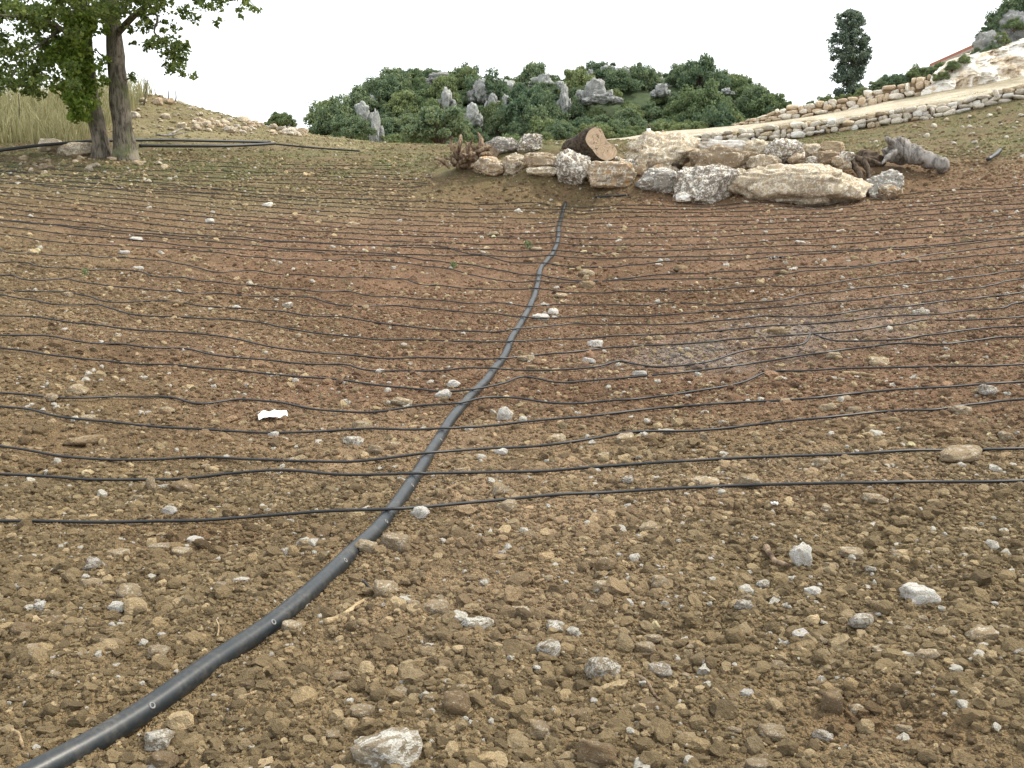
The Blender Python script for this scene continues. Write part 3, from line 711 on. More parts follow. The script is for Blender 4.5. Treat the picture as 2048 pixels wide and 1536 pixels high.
# ---- clods and pebbles: uncountable, instanced ---------------------------
def proto_collection(name, meshes):
    c = bpy.data.collections.new(name)
    for k, me in enumerate(meshes):
        o = bpy.data.objects.new("%s_%02d" % (name, k), me); c.objects.link(o)
    return c
def scatter(name, label, P, S, ROT, IDX, TINT, coll, cat):
    me = bpy.data.meshes.new(name); n = len(P)
    me.vertices.add(n); me.vertices.foreach_set("co", P.astype(np.float32).ravel())
    for nm, typ, arr in (("scl", 'FLOAT_VECTOR', S), ("rotv", 'FLOAT_VECTOR', ROT)):
        a = me.attributes.new(nm, typ, 'POINT'); a.data.foreach_set("vector", arr.astype(np.float32).ravel())
    a = me.attributes.new("idx", 'INT', 'POINT'); a.data.foreach_set("value", IDX.astype(np.int32))
    a = me.attributes.new("tint", 'FLOAT_COLOR', 'POINT'); a.data.foreach_set("color", np.c_[TINT, np.ones(n)].astype(np.float32).ravel())
    me.update()
    g = bpy.data.node_groups.new(name + "_scatter", 'GeometryNodeTree')
    g.interface.new_socket("Geometry", in_out='INPUT', socket_type='NodeSocketGeometry')
    g.interface.new_socket("Geometry", in_out='OUTPUT', socket_type='NodeSocketGeometry')
    gi = g.nodes.new('NodeGroupInput'); go = g.nodes.new('NodeGroupOutput')
    ci = g.nodes.new('GeometryNodeCollectionInfo'); ci.inputs[0].default_value = coll
    ci.inputs['Separate Children'].default_value = True; ci.inputs['Reset Children'].default_value = True
    ip = g.nodes.new('GeometryNodeInstanceOnPoints'); ip.inputs['Pick Instance'].default_value = True
    def attr(nm, typ):
        nd = g.nodes.new('GeometryNodeInputNamedAttribute'); nd.data_type = typ; nd.inputs[0].default_value = nm
        return nd.outputs[0]
    L = g.links.new
    L(gi.outputs[0], ip.inputs['Points']); L(ci.outputs[0], ip.inputs['Instance'])
    L(attr("idx", 'INT'), ip.inputs['Instance Index']); L(attr("scl", 'FLOAT_VECTOR'), ip.inputs['Scale'])
    e2r = g.nodes.new('FunctionNodeEulerToRotation'); L(attr("rotv", 'FLOAT_VECTOR'), e2r.inputs[0]); L(e2r.outputs[0], ip.inputs['Rotation'])
    L(ip.outputs[0], go.inputs[0])
    o = link(name, me, label=label, cat=cat, kind="stuff")
    md = o.modifiers.new("scatter", 'NODES'); md.node_group = g
    return o
clod_meshes = [rock_mesh("clod_shape", 500 + k, 2, .3, .42, 9, (1, 1, 1), freq=2.2, fine=.22) for k in range(10)]
for me in clod_meshes:
    me.materials.append(M['clod'])
    me.polygons.foreach_set('use_smooth', np.zeros(len(me.polygons), dtype=bool))
clods = proto_collection("clod_shapes", clod_meshes)
def sample_xy(n, y0, y1, pw=1.0):
    y = (y0 ** pw + (y1 ** pw - y0 ** pw) * rng.random(n)) ** (1 / pw)
    x = (rng.random(n) * 2 - 1) * (.58 * y + .9); return x, y
def scatter_field(parts, pale, name, label, cat, smin_px=2.0):
    X, Y, S = [], [], []
    for n, y0, y1, med, sig, mx in parts:
        x, y = sample_xy(n, y0, y1, 1.6); s = np.minimum(med * np.exp(sig * rng.normal(size=n)), mx)
        X.append(x); Y.append(y); S.append(s)
    x = np.concatenate(X); y = np.concatenate(Y); s = np.concatenate(S)
    # patchiness: some strips fine-tilled, some cloddy
    pk = n2(x, y, .9, 31) + .6 * n2(x, y, .3, 32); keep = rng.random(len(x)) < np.clip(.75 + .9 * pk, .3, 1)
    far = y > 30.0
    keep &= ~((x > -2) & (x < 10) & (y > 25.2) & (y < 26.5)) & (seg_dist(x, y, track_line) > 4.5); keep &= ~(far & (rng.random(len(x)) < .5))
    x, y, s = x[keep], y[keep], s[keep]
    s = np.where(line_near(x, y), np.minimum(s, .013), s)
    pd = pipe_dist(x, y); s = np.where(pd < .09, np.minimum(s, .018), s)
    keep = pd > .03; x, y, s = x[keep], y[keep], s[keep]
    n = len(x); z = H(x, y)
    S3 = s[:, None] * rng.uniform(.75, 1.25, (n, 3)) * np.array([1, 1, .78])[None]
    P = np.c_[x, y, z + S3[:, 2] * .06]
    Rt = np.c_[rng.uniform(-.5, .5, (n, 2)), rng.uniform(0, 6.28, n)]
    zc = zone(x, y); v = np.exp(.24 * rng.normal(size=n))[:, None]
    T = zc * v * 1.28
    pm = rng.random(n) < pale
    pc = np.array([.50, .385, .235])[None] * np.exp(.25 * rng.normal(size=n))[:, None]; T = np.where(pm[:, None], pc, T)
    wm = rng.random(n) < pale * .14; T = np.where(wm[:, None], np.array([.78, .74, .66])[None], T)
    return scatter(name, label, P, S3, Rt, rng.integers(0, 10, n), np.clip(T, 0, .9), clods, cat)
scatter_field([(150000, 1.7, 6, .0115, .6, .075), (4200, 1.7, 6.5, .042, .35, .11), (110000, 6, 14, .018, .55, .085), (2000, 6, 14, .055, .3, .11), (60000, 14, 28, .028, .5, .11), (45000, 23, 44, .05, .5, .16)], .14,
              "soil_clods", "crumbled brown soil clods covering the ploughed field", "soil")
scatter_field([(7000, 1.7, 6, .017, .5, .055), (9000, 6, 14, .027, .5, .085), (7000, 14, 30, .045, .45, .13)], .9,
              "pebbles", "countless small cream pebbles strewn over the field", "pebbles")

# ------------------------------------------------------------------ main pipe
mp = link("irrigation_pipe", None, label="thick black polyethylene pipe running uphill over the soil to the boulders", cat="pipe")
mp.location = [float(c) for c in PIPE3[0]]
off = PIPE3[0]
tw = tube_mesh("pipe_body", PIPE3 - off, PR, 16)
link("pipe_body", tw, M['pipe'], mp)
def ring_mesh(r0, r1):
    bm = bmesh.new(); n, m = 14, 6
    vs = [[bm.verts.new(((r0 + r1 * math.cos(b)) * math.cos(a), (r0 + r1 * math.cos(b)) * math.sin(a), r1 * math.sin(b))) for b in [j * 6.2832 / m for j in range(m)]] for a in [i * 6.2832 / n for i in range(n)]]
    for i in range(n):
        for j in range(m): bm.faces.new((vs[i][j], vs[(i + 1) % n][j], vs[(i + 1) % n][(j + 1) % m], vs[i][(j + 1) % m]))
    me = bpy.data.meshes.new("grommet"); bm.to_mesh(me); bm.free()
    for p in me.polygons: p.use_smooth = True
    return me
gm = ring_mesh(.009, .0034); gm.materials.append(M['rubber'])
for px, py in [(262, 1433), (528, 1256), (672, 1142), (752, 1062), (812, 985), (870, 893)]:
    q = hit(px, py); k = int(np.argmin(np.hypot(PIPE3[:, 0] - q[0], PIPE3[:, 1] - q[1])))
    t = PIPE3[min(k + 1, 259)] - PIPE3[k - 1]; t /= np.linalg.norm(t)
    toc = np.array([0, 0, CAMZ]) - PIPE3[k]; side = np.cross(t, [0, 0, 1]); side /= np.linalg.norm(side)
    nrm = .80 * side + .60 * np.cross(side, t) if side @ toc > 0 or True else side
    nrm /= np.linalg.norm(nrm)
    o = link("grommet", gm, None, mp); o.location = [float(c) for c in (PIPE3[k] + nrm * PR - off)]
    o.rotation_euler = Vector([float(c) for c in nrm]).to_track_quat('Z', 'Y').to_euler()

ORD = ["first", "second", "third", "fourth", "fifth", "sixth", "seventh", "eighth", "ninth", "tenth", "eleventh", "twelfth", "thirteenth", "fourteenth", "fifteenth", "sixteenth", "seventeenth", "eighteenth",
       "nineteenth", "twentieth", "twenty-first", "twenty-second", "twenty-third", "twenty-fourth", "twenty-fifth", "twenty-sixth", "twenty-seventh", "twenty-eighth", "twenty-ninth", "thirtieth", "thirty-first"]
for li, L_ in enumerate(LINES):
    S = LXY[li][:, :2]; zz = LXY[li][:, 2]
    me = tube_mesh("drip_line", np.c_[S, zz], DR * (1.0 if li < 14 else 1.12), 6)
    if li < n_cross:
        lb = "thin black drip hose, %s to cross the thick pipe counted from its lower end" % ORD[li]
    else:
        lb = "thin black drip hose %s above the thick pipe's upper end, towards the oak" % ORD[li - n_cross]
    link("drip_line", me, M['drip'], label=lb, cat="hose", group="drip lines across the field")

# ------------------------------------------------------------------ sticks and litter
def lie(pts, r, name, mat, label, cat, lift=.8, n=16, taper=.55):
    P = np.array([hit(*p) for p in pts]); S = spline(P, n); S[:, 2] = smooth1(H(S[:, 0], S[:, 1]), 5) + r * lift
    rr = r * np.linspace(1, taper, n) * (1 + .12 * np.sin(np.arange(n) * 1.7))
    me = tube_mesh(name, S, rr, 7); return link(name, me, M[mat], label=label, cat=cat)
lie([(650, 1258), (690, 1244), (728, 1221)], .013, "stick", 'stick', "thick dry stick lying right of the thick pipe", "stick")
lie([(478, 1402), (530, 1388), (572, 1372)], .006, "stick", 'stick', "thin dry stick near the pipe's lower end", "stick")
lie([(262, 686), (280, 674), (297, 661)], .013, "stick", 'bark_dark', "short dark stick beside a drip line on the left slope", "stick")
lie([(1532, 1102), (1543, 1120), (1556, 1135), (1578, 1150)], .016, "root", 'root_wood', "curved dead root beside the upright white stone", "root", lift=1.6)
lie([(1685, 748), (1712, 746), (1750, 752)], .02, "stick", 'stick', "grey-brown stick under a drip line on the right slope", "stick")
lie([(716, 1166), (735, 1172), (745, 1182)], .008, "twig", 'plastic_black', "black twig in the hollow beside the cream lump", "twig", lift=1.5)
lie([(1270, 1362), (1300, 1382), (1320, 1400)], .007, "stick", 'root_wood', "thin brown stick below the white-crowned stone", "stick")
lie([(436, 1290), (438, 1270), (434, 1262)], .004, "stalk", 'stick', "short straw stalk sticking out of soil left of the pipe", "stalk", lift=3)
lie([(22, 1465), (40, 1490), (48, 1510)], .008, "stick", 'stick', "pale stick in soil left of the pipe's lower end", "stick")
lie([(1190, 396), (1225, 395), (1258, 392)], .025, "hose_end", 'drip', "short black hose piece near the pipe's upper end", "hose", n=12, taper=1)
def crumple(px, py, wpx, hpx, mat, name, label, cat, seed):
    p = hit(px, py + hpx * .4); Y = p[1]; wd = wpx * Y / F; ht = hpx * Y / F
    bm = bmesh.new(); bmesh.ops.create_grid(bm, x_segments=14, y_segments=8, size=.5)
    co = np.array([v.co[:] for v in bm.verts]); o = seed * 3.1
    co[:, 2] = .55 * np.abs(perlin(co * 2.3 + o)) + .25 * perlin(co * 5 + o) + .25
    co[:, 1] += .2 * np.sin(co[:, 0] * 3.0 + seed) + .08 * perlin(co * 4 - o); co[:, 1] *= 1 - .5 * np.abs(co[:, 0])
    for v, c in zip(bm.verts, co): v.co = (c[0] * wd, c[1] * wd * .6, c[2] * ht * 1.3)
    me = bpy.data.meshes.new(name); bm.to_mesh(me); bm.free()
    o = link(name, me, M[mat], label=label, cat=cat); o.location = (p[0], p[1], float(H(p[0:1], p[1:2])[0]) + .004)
    sm = o.modifiers.new("thick", 'SOLIDIFY'); sm.thickness = .004
    o.rotation_euler = (R(8), 0, R(18))
crumple(546, 832, 58, 24, 'plastic_white', "plastic_scrap", "crumpled bright white plastic scrap on the left slope", "litter", 1)
crumple(1552, 518, 30, 14, 'plastic_black', "plastic_scrap", "larger crumpled black scrap on the right slope", "litter", 2)
crumple(1328, 580, 16, 10, 'plastic_black', "plastic_scrap", "smaller black scrap closer to the pipe", "litter", 3)
crumple(1548, 1008, 14, 18, 'plastic_white', "plastic_scrap", "tiny white plastic strip below the nearest drip line", "litter", 4)

# ------------------------------------------------------------------ foliage makers
def leaves_mesh(name, C, size, out=None, fold=.25, seed=0, elong=1.5, up=.3):
    """one small folded leaf per centre"""
    rg = np.random.default_rng(seed); n = len(C)
    nrm = rg.normal(size=(n, 3)) + np.array([0, 0, up]);
    if out is not None: nrm += out * .8
    nrm /= np.linalg.norm(nrm, axis=1)[:, None]
    t = np.cross(nrm, rg.normal(size=(n, 3))); t /= np.linalg.norm(t, axis=1)[:, None] + 1e-9
    b = np.cross(nrm, t); s = size * rg.uniform(.6, 1.35, n)[:, None]
    v0 = C - t * s * elong * .5; v2 = C + t * s * elong * .5; v1 = C + b * s * .5 + nrm * s * fold; v3 = C - b * s * .5 + nrm * s * fold
    V = np.stack([v0, v1, v2, v3], 1).reshape(-1, 3)
    me = mesh_np(name, V, np.arange(4 * n).reshape(-1, 4))
    a = me.attributes.new("leafrand", 'FLOAT', 'FACE'); a.data.foreach_set("value", rg.random(n).astype(np.float32) ** 1.3)
    return me
def blob_pts(c, r, n, rg, shell=.45):
    d = rg.normal(size=(n, 3)); d /= np.linalg.norm(d, axis=1)[:, None]
    k = (shell + (1 - shell) * rg.random(n)) ** .8
    return np.asarray(c) + d * k[:, None] * np.asarray(r), d

def shrub_pair(seed, dims=(1.5, 1.5, 1.5), clumps=46, leaves=190, leaf=.092, clump_r=.33):
    """crown and stems of a shrub standing on the origin"""
    rg = np.random.default_rng(seed); P, O = [], []; stems = []
    for k in range(clumps):
        d = rg.normal(size=3); d /= np.linalg.norm(d); d[2] = abs(d[2]) * 1.0 - .15
        rr = rg.uniform(.35, 1.0) ** .6 * (1.28 if rg.random() < .25 else 1)
        c = d * np.array(dims) * rr * .85; c[2] = max(c[2] * 1.05, 0) + .35
        r = clump_r * rg.uniform(.4, 1.5) * np.array([1, 1, .8])
        p, o = blob_pts(c, r, leaves, rg, .3); P.append(p); O.append(o)
        if k % 5 == 0: stems.append((spline(np.array([[0, 0, -.3], [c[0] * .3, c[1] * .3, c[2] * .5], c]), 6), np.linspace(.06, .02, 6), 5))
    P = np.vstack(P); O = np.vstack(O)
    return leaves_mesh("crown", P, leaf, O, seed=seed), joined_tubes("stem", stems)

# ------------------------------------------------------------------ oak on the left
def px_path(L): return np.array([at(*p) for p in L])
oak_base = at(228, 318, 28); oak_base[2] = ground(oak_base[0], oak_base[1])
oak = link("oak_tree", None, label="tall two-stemmed oak with leafy shoots on its left stem", cat="tree", loc=oak_base)
def rel(P): return np.asarray(P) - oak_base
tr_r = spline(px_path([(254, 330, 28), (250, 300, 28), (243, 240, 28), (236, 170, 28), (230, 90, 28.1), (222, 20, 28.2), (212, -60, 28.3), (205, -190, 28.4), (215, -330, 28.6)]), 34)
tr_l = spline(px_path([(205, 330, 28.2), (203, 300, 28.2), (195, 255, 28.2), (184, 200, 28.2), (175, 130, 28.1), (170, 60, 28), (160, -10, 27.8), (140, -110, 27.4), (110, -220, 27.0)]), 34)
def trunk_r(n, r0, r1):
    u = np.linspace(0, 1, n); return (r0 * (1 - u) + r1 * u) * (1 + .35 * np.exp(-u * 22)) * (1 + .05 * np.sin(u * 40))
def bumpy_tube(name, P, rad, sides, amp, seed):
    v, q = tube(P, rad, sides, cap=False); ax = np.repeat(P, sides, 0); d = v - ax
    k = 1 + amp * perlin(v * 2.3 + seed) + amp * .6 * perlin(v * np.array([7, 7, 2.5]) + seed)
    return mesh_np(name, ax + d * k[:, None], q, True)
link("trunk", bumpy_tube("trunk", rel(tr_r), trunk_r(34, .285, .12), 18, .16, 3.0), M['bark_oak'], oak)
link("trunk", bumpy_tube("trunk", rel(tr_l), trunk_r(34, .24, .10), 18, .16, 9.0), M['bark_oak'], oak)
limbs = []
for L_, r in [([(232, 70, 28.1), (270, 30, 27.5), (300, 5, 27), (340, -40, 26.6), (420, -90, 26)], .10),
              ([(281, -5, 27.2), (305, 20, 27), (316, 36, 26.9), (308, 62, 26.8), (330, 85, 26.6), (346, 98, 26.5)], .045),
              ([(175, 90, 28), (125, 59, 27.3), (78, 36, 26.8), (0, 31, 26), (-90, 10, 25.5)], .085),
              ([(120, 58, 27.3), (80, 90, 27), (40, 120, 26.7), (20, 170, 26.5)], .04),
              ([(200, -180, 28.3), (300, -150, 28), (420, -80, 27.5), (500, -10, 27)], .08),
              ([(470, -35, 27.2), (505, 8, 27), (520, 22, 27)], .022),
              ([(222, -100, 28.3), (330, -240, 29), (430, -330, 30)], .09), ([(150, -80, 27.6), (30, -150, 27), (-120, -200, 26.5)], .09),
              ([(170, 40, 28), (110, -30, 30), (60, -110, 32)], .07), ([(228, 40, 28.2), (300, -40, 30.5), (380, -80, 32.5)], .07),
              ([(222, 118, 28), (200, 108, 27.8), (190, 95, 27.6)], .035), ([(250, 160, 27.9), (262, 155, 27.8), (270, 150, 27.7)], .03)]:
    limbs.append((rel(spline(px_path(L_), 14)), np.linspace(r, r * .3, 14), 7))
for pts, r, s in limbs: link("limb", joined_tubes("limb", [(pts, r, s)]), M['bark_oak'], oak)
rg = np.random.default_rng(77); P, O = [], []
def clump(px, py, Y, rpx, n, spread=1.0, flat=.8):
    c = at(px, py, Y); r = rpx * Y / F; p, o = blob_pts(c, np.array([r, r * 1.3, r * flat]) * spread * 1.15, int(n * 1.35), rg, .05); P.append(p); O.append(o)
for k in range(185):   # dense roof of the crown at the frame's top
    px = rg.uniform(-160, 400); py = rg.uniform(-120, 34) - max(0, (px - 300)) * .1; clump(px, py, rg.uniform(25, 31.5), rg.uniform(14, 30), 80)
for k in range(125):    # left curtain with holes of sky
    px = rg.uniform(-80, 175); py = rg.uniform(15, 178); clump(px, py, rg.uniform(25.5, 30.5), rg.uniform(9, 21), 38)
for k in range(26):
    px = rg.uniform(-40, 90); py = rg.uniform(120, 190); clump(px, py, rg.uniform(26, 30), rg.uniform(8, 16), 26)
for k in range(46):    # hanging right-hand sprays
    u = rg.random(); px = 262 + u * 108 + rg.normal() * 9; py = 8 + u * 118 + rg.normal() * 24; clump(px, py, rg.uniform(26.2, 27.4), rg.uniform(7, 15), 20)
for px, py in [(262, 150), (266, 158), (345, 140), (330, 128), (355, 118), (372, 92), (376, 108), (290, 100), (286, 62), (262, 60), (336, 145), (268, 88), (250, 20)]: clump(px, py, 27, 8, 12)
for k in range(30):    # upper right twigs
    u = rg.random(); px = 380 + u * 120; py = -14 + rg.normal() * 18 + 26 * (1 - abs(u - .35)) * rg.random(); clump(px, py, rg.uniform(26.5, 27.5), rg.uniform(6, 14), 16)
for px, py in [(505, 15), (515, 20), (492, 6), (480, 22), (482, 34), (440, 40), (432, 48), (395, 36), (388, 44), (500, -8)]: clump(px, py, 27, 8, 11)
for k in range(210):   # rest of the crown above the frame
    d = rg.normal(size=3); d /= np.linalg.norm(d); c = at(190, -230, 28.3) + d * np.array([5.4, 5.0, 2.9]) * rg.uniform(.6, 1) ** .5
    v = c - np.array([0, 0, CAMZ]); 
    if (v[2] / v[1]) < .205: continue
    p, o = blob_pts(c, np.array([.5, .5, .4]) * rg.uniform(.7, 1.3), 75, rg, .1); P.append(p); O.append(o)
link("crown", leaves_mesh("crown", rel(np.vstack(P)), .085, None, seed=5, elong=1.4), M['leaf_oak'], oak)
P, O = [], []
for k in range(85):    # fresh shoots wrapped round the left stem
    u = rg.random(); py = 30 + 205 * u; w_ = 62 - 30 * u if u < .6 else 44 - 40 * (u - .6)
    px = 160 - 24 * (1 - abs(u - .4)) + 14 * u + rg.normal() * w_ * .5; clump(px, py, rg.uniform(27.0, 28.3), rg.uniform(9, 17), 42, flat=1.0)
for px, py in [(150, 215), (160, 225), (140, 200), (170, 235), (210, 60), (208, 120), (205, 160)]: clump(px, py, 27.6, 12, 36)
link("shoot_foliage", leaves_mesh("shoot_foliage", rel(np.vstack(P)), .095, None, seed=6, elong=1.5), M['leaf_sprout'], oak)

for px, py, hpx, lb in [(1058, 495, 17, "small green weed beside the thick pipe on bare soil"), (905, 536, 14, "tiny green weed among drip lines left of the pipe"), (170, 556, 16, "little green weed on a drip line on the left slope")]:
    p = hit(px, py); h_ = hpx * p[1] / F; C = []
    for q in range(26): C.append((random.gauss(0, h_ * .22), random.gauss(0, h_ * .22), random.uniform(.1, .9) * h_))
    wt = link("weed", None, label=lb, cat="weed", loc=(p[0], p[1], float(H(p[0:1], p[1:2])[0])))
    link("leaves", leaves_mesh("leaves", np.array(C), h_ * .24, None, seed=int(px), elong=2.6), M['leaf_olive'], wt)
    link("stem", joined_tubes("stem", [(np.array([[0, 0, -.02], [.004, 0, h_ * .5], [0, .004, h_ * .9]]), np.array([.005, .004, .002]), 5)]), M['leaf_sprout'], wt)
# ------------------------------------------------------------------ left bank: rubble, dry grass, hoses
def blades(name, X, Y, hgt, lean, mat, label, cat, seed, width=.012, zfn=H):
    rg = np.random.default_rng(seed); n = len(X); Z = zfn(X, Y)
    h = hgt * rg.uniform(.5, 1.2, n); a = rg.uniform(0, 6.28, n); l = lean * rg.random(n) * h
    w_ = width * rg.uniform(.6, 1.4, n); dx, dy = np.cos(a), np.sin(a)
    base = np.c_[X, Y, Z - .02]; mid = base + np.c_[dx * l * .35, dy * l * .35, h * .6]; tip = base + np.c_[dx * l, dy * l, h]
    b = rg.uniform(0, 6.28, n); side = np.c_[np.cos(b), np.sin(b), np.zeros(n)] * w_[:, None]
    V = np.stack([base - side, base + side, mid + side * .8, mid - side * .8, tip + side * .15, tip - side * .15], 1).reshape(-1, 3)
    i = np.arange(n)[:, None] * 6
    Q = np.concatenate([i + np.array([[0, 1, 2, 3]]), i + np.array([[3, 2, 4, 5]])])
    me = mesh_np(name, V, Q); at_ = me.attributes.new("leafrand", 'FLOAT', 'FACE')
    r_ = rg.random(n).astype(np.float32); at_.data.foreach_set("value", np.concatenate([r_, r_]))
    return link(name, me, M[mat], label=label, cat=cat, kind="stuff")
n = 11000; X = rng.uniform(-27, -13.2, n); Y = rng.uniform(31, 40, n); k = (X < -13.5 - (Y - 31) * .05)
blades("dry_grass", X[k], Y[k], .75, .7, 'dry_grass', "tall straw-coloured dry grass on the bank behind the oak", "grass", 5, .016)
n = 26000; X = rng.uniform(-26, 2, n); Y = rng.uniform(24.5, 41, n)
k = (perlin(np.c_[X / 2.2, Y / 2.2, X * 0 + 3]) > .02) & (Y > 25 + .35 * np.maximum(X + 12, 0))
blades("short_grass", X[k], Y[k], .08, 1.2, 'green_grass', "short sparse green grass along the upper left field edge", "grass", 6, .006)
n = 34000; X = rng.uniform(-2, 26, n); Y = rng.uniform(26.6, 42, n)
k = (perlin(np.c_[X / 2.0, Y / 2.0, X * 0 + 8]) > .03)
blades("terrace_grass", X[k], Y[k], .08, 1.2, 'green_grass', "thin green grass on the slope below the dry stone wall", "grass", 7, .006)

def small_rocks(n, fn, mats, size, label, group, name="rubble_stone", cat="stone", seed=0, flat=.7):
    rd = random.Random(seed)
    for k in range(n):
        px, py = fn(rd); p = hit(px, py); s = size(rd) * p[1] / F
        mt = rd.choice(mats); o = link(name, rock_variant(rd.randrange(9), mt), label=label, cat=cat, group=group)
        o.location = (p[0], p[1], float(H(p[0:1], p[1:2])[0]) + s * .18); o.scale = (s, s * rd.uniform(.7, 1), s * flat * rd.uniform(.7, 1.2))
        o.rotation_euler = (rd.uniform(-.3, .3), rd.uniform(-.3, .3), rd.uniform(0, 6.28))
def bank_px(rd):
    u = rd.random() ** .8; x = 262 + 350 * u; top = 186 + 85 * (max(0, (x - 330)) / 290) ** .8; return x, top + rd.random() ** 1.1 * (274 - top) * .85
small_rocks(170, bank_px, ['wall_stone', 'wall_orange', 'rock_cream', 'rock_cream'], lambda r: 6 + 15 * r.random() ** 2, "pale rubble stone lying on the bank behind the oak", "rubble on the left bank", seed=2)
small_rocks(16, lambda r: (r.uniform(0, 190), r.uniform(186, 205)), ['wall_stone', 'fs_white'], lambda r: r.uniform(9, 18), "pale stone on the bank's crest above the dry grass", "stones on the bank crest", seed=3)
small_rocks(26, lambda r: (r.uniform(10, 330), r.uniform(318, 352)), ['rock_brown', 'rock_cream', 'fs_cream'], lambda r: r.uniform(7, 20), "dusty stone in the rough ground round the oak's foot", "stones at the oak's foot", seed=4)
for (x0, x1, y0, y1, lb) in [(118, 190, 283, 312, "low rounded boulder beside the oak's left stem"), (76, 122, 276, 302, "flat boulder under the black pipe left of the oak")]:
    put_rock("boulder", x0, x1, y0, y1, 28.4, 'rock_cream', .4, x0, lb, "boulder", None, 4)
def hose_run(pts, r, label, name="supply_pipe", lift=.0):
    P = spline(np.array([at(*p) for p in pts]), 60); g = H(P[:, 0], P[:, 1]); P[:, 2] = np.maximum(P[:, 2], g + r * .6)
    link(name, tube_mesh(name, P, r, 8), M['drip'], label=label, cat="pipe")
hose_run([(-120, 316, 27), (0, 301, 27.4), (60, 293, 27.8), (120, 287, 28.2), (185, 282, 28.6), (235, 281, 29.2), (300, 280, 30), (430, 282, 31.5), (540, 284, 33)], .042, "black pipe passing behind the oak along the bank's foot")
hose_run([(278, 291, 29), (340, 292, 29.4), (430, 292, 30), (500, 290, 31), (550, 287, 32)], .045, "shorter thick black pipe starting right of the oak's foot")
hose_run([(480, 282, 33), (540, 287, 33), (600, 293, 33), (660, 298, 33), (720, 302, 33)], .028, "thin black hose trailing from the pipe bundle across the crest")
for (px, y0, y1, Y, lb) in [(288, 160, 205, 38, "tallest dead stalk standing on the bank right of the oak"), (333, 178, 206, 39, "dead stalk in the middle of three on the bank"), (348, 182, 206, 39.5, "shortest dead stalk on the bank"),
                            (34, 188, 262, 33, "thin bare sapling in the dry grass left of the oak")]:
    a = at(px, y1 + 4, Y); b = at(px + 3, y0, Y); a[2] = min(a[2], float(H(a[0:1], a[1:2])[0]) + .02)
    m = (a + b) / 2 + np.array([.05, 0, 0]); link("dead_stalk", tube_mesh("dead_stalk", spline(np.array([a, m, b]), 8), np.linspace(.035, .012, 8), 6), M['bark_oak'], label=lb, cat="stalk")
# grey dead branch lying on the bank
db = link("dead_branch", None, label="bleached forked dead branch lying at the foot of the rubble bank", cat="branch", loc=hit(345, 268))
o_ = np.array(db.location[:])
for L_ in ([(312, 268, 33), (335, 270, 33), (360, 266, 33.2), (378, 262, 33.4)], [(335, 270, 33), (350, 262, 33.6), (366, 255, 34.4)]):
    P = spline(px_path(L_), 10); P[:, 2] = np.maximum(P[:, 2] - .02, H(P[:, 0], P[:, 1]) + .03)
    link("bough", tube_mesh("bough", P - o_, np.linspace(.045, .015, 10), 6), M['grey_wood'], db)

# ------------------------------------------------------------------ root tangle, sawn log, uprooted stump
def roots(name, base, label, items, lump, mat):
    t = link(name, None, label=label, cat="stump", loc=base)
    for k, (pts, r0, r1) in enumerate(items):
        P = spline(np.array([at(*p) for p in pts]), 40) - base
        rr_ = np.linspace(r0, r1, 40); rr_[-3:] *= (.85, .6, .15)
        v, q = tube(P, rr_, 14, cap=False)
        ax = np.repeat(P, 14, 0); d = v - ax; kk = 1 + .5 * perlin(v * 4 + k) + .3 * perlin(v * 11 + k)
        link("root", mesh_np("root", ax + d * kk[:, None], q, True), mat, t)
    for (x0, x1, y0, y1, Y, seed) in lump:
        c = at((x0 + x1) / 2, (y0 + y1) / 2, Y); wd = (x1 - x0) * Y / F; ht = (y1 - y0) * Y / F
        me = rock_mesh("root_crown", seed, 4, .2, .42, 3, (wd, min(wd, ht) * .9, ht), freq=2.2, fine=.18)
        link("root_crown", me, mat, t, loc=c - base)
    return t
rt = random.Random(5); items = []
for k in range(34):
    x = rt.uniform(905, 985); y = rt.uniform(295, 335); a = rt.uniform(0, 6.28); L = rt.uniform(14, 34)
    dx, dy = math.cos(a) * L * 1.1, math.sin(a) * L * .9 - 10; Y = rt.uniform(24.9, 25.7)
    items.append(([(x, y, Y), (x + dx * .5 + rt.uniform(-6, 6), y + dy * .45, Y - .1), (x + dx + rt.uniform(-6, 6), min(y + dy, 342), Y + rt.uniform(-.3, .3))], rt.uniform(.05, .11), rt.uniform(.012, .03)))
items += [([(905, 300, 25.2), (902, 285, 25.1), (905, 272, 25.0)], .06, .02), ([(955, 300, 25.3), (962, 280, 25.3), (955, 264, 25.3)], .08, .03), ([(900, 335, 25.1), (880, 320, 25), (868, 318, 24.9)], .06, .02)]
rb = at(940, 342, 25.2); roots("tree_stump", rb, "tangled brown root plate of a dug-up stump at left end of boulders", items, [(900, 965, 290, 345, 25.5, 61), (945, 1000, 285, 335, 25.9, 62)], M['root_wood'])

OUT = [(1190, 254), (1202, 258), (1209, 272), (1216, 284), (1228, 292), (1234, 304), (1230, 314), (1219, 320), (1205, 319), (1194, 312), (1185, 300), (1176, 290), (1171, 280), (1174, 268), (1181, 259)]
lg = link("sawn_log", None, label="thick sawn log with pale pear-shaped cut face on the boulders", cat="log", loc=at(1200, 300, 25))
lo = np.array(lg.location[:])
front = np.array([at(x, y, 24.6 + (1203 - x) * .006) for x, y in OUT]); fr = []
c0 = front.mean(0)
def ringv(base, k, shift): return (base - base.mean(0)) * k + base.mean(0) + shift
front = spline(np.vstack([front, front[:1]]), 49)[:-1]
back_dir = np.array([-.42, 1.0, -.16])
rings = [ringv(front, 1.0, np.zeros(3)), ringv(front, 1.06, back_dir * .05)] + [ringv(front, 1.06 + .05 * math.sin(i), back_dir * (.05 + .2 * i)) for i in range(1, 7)]
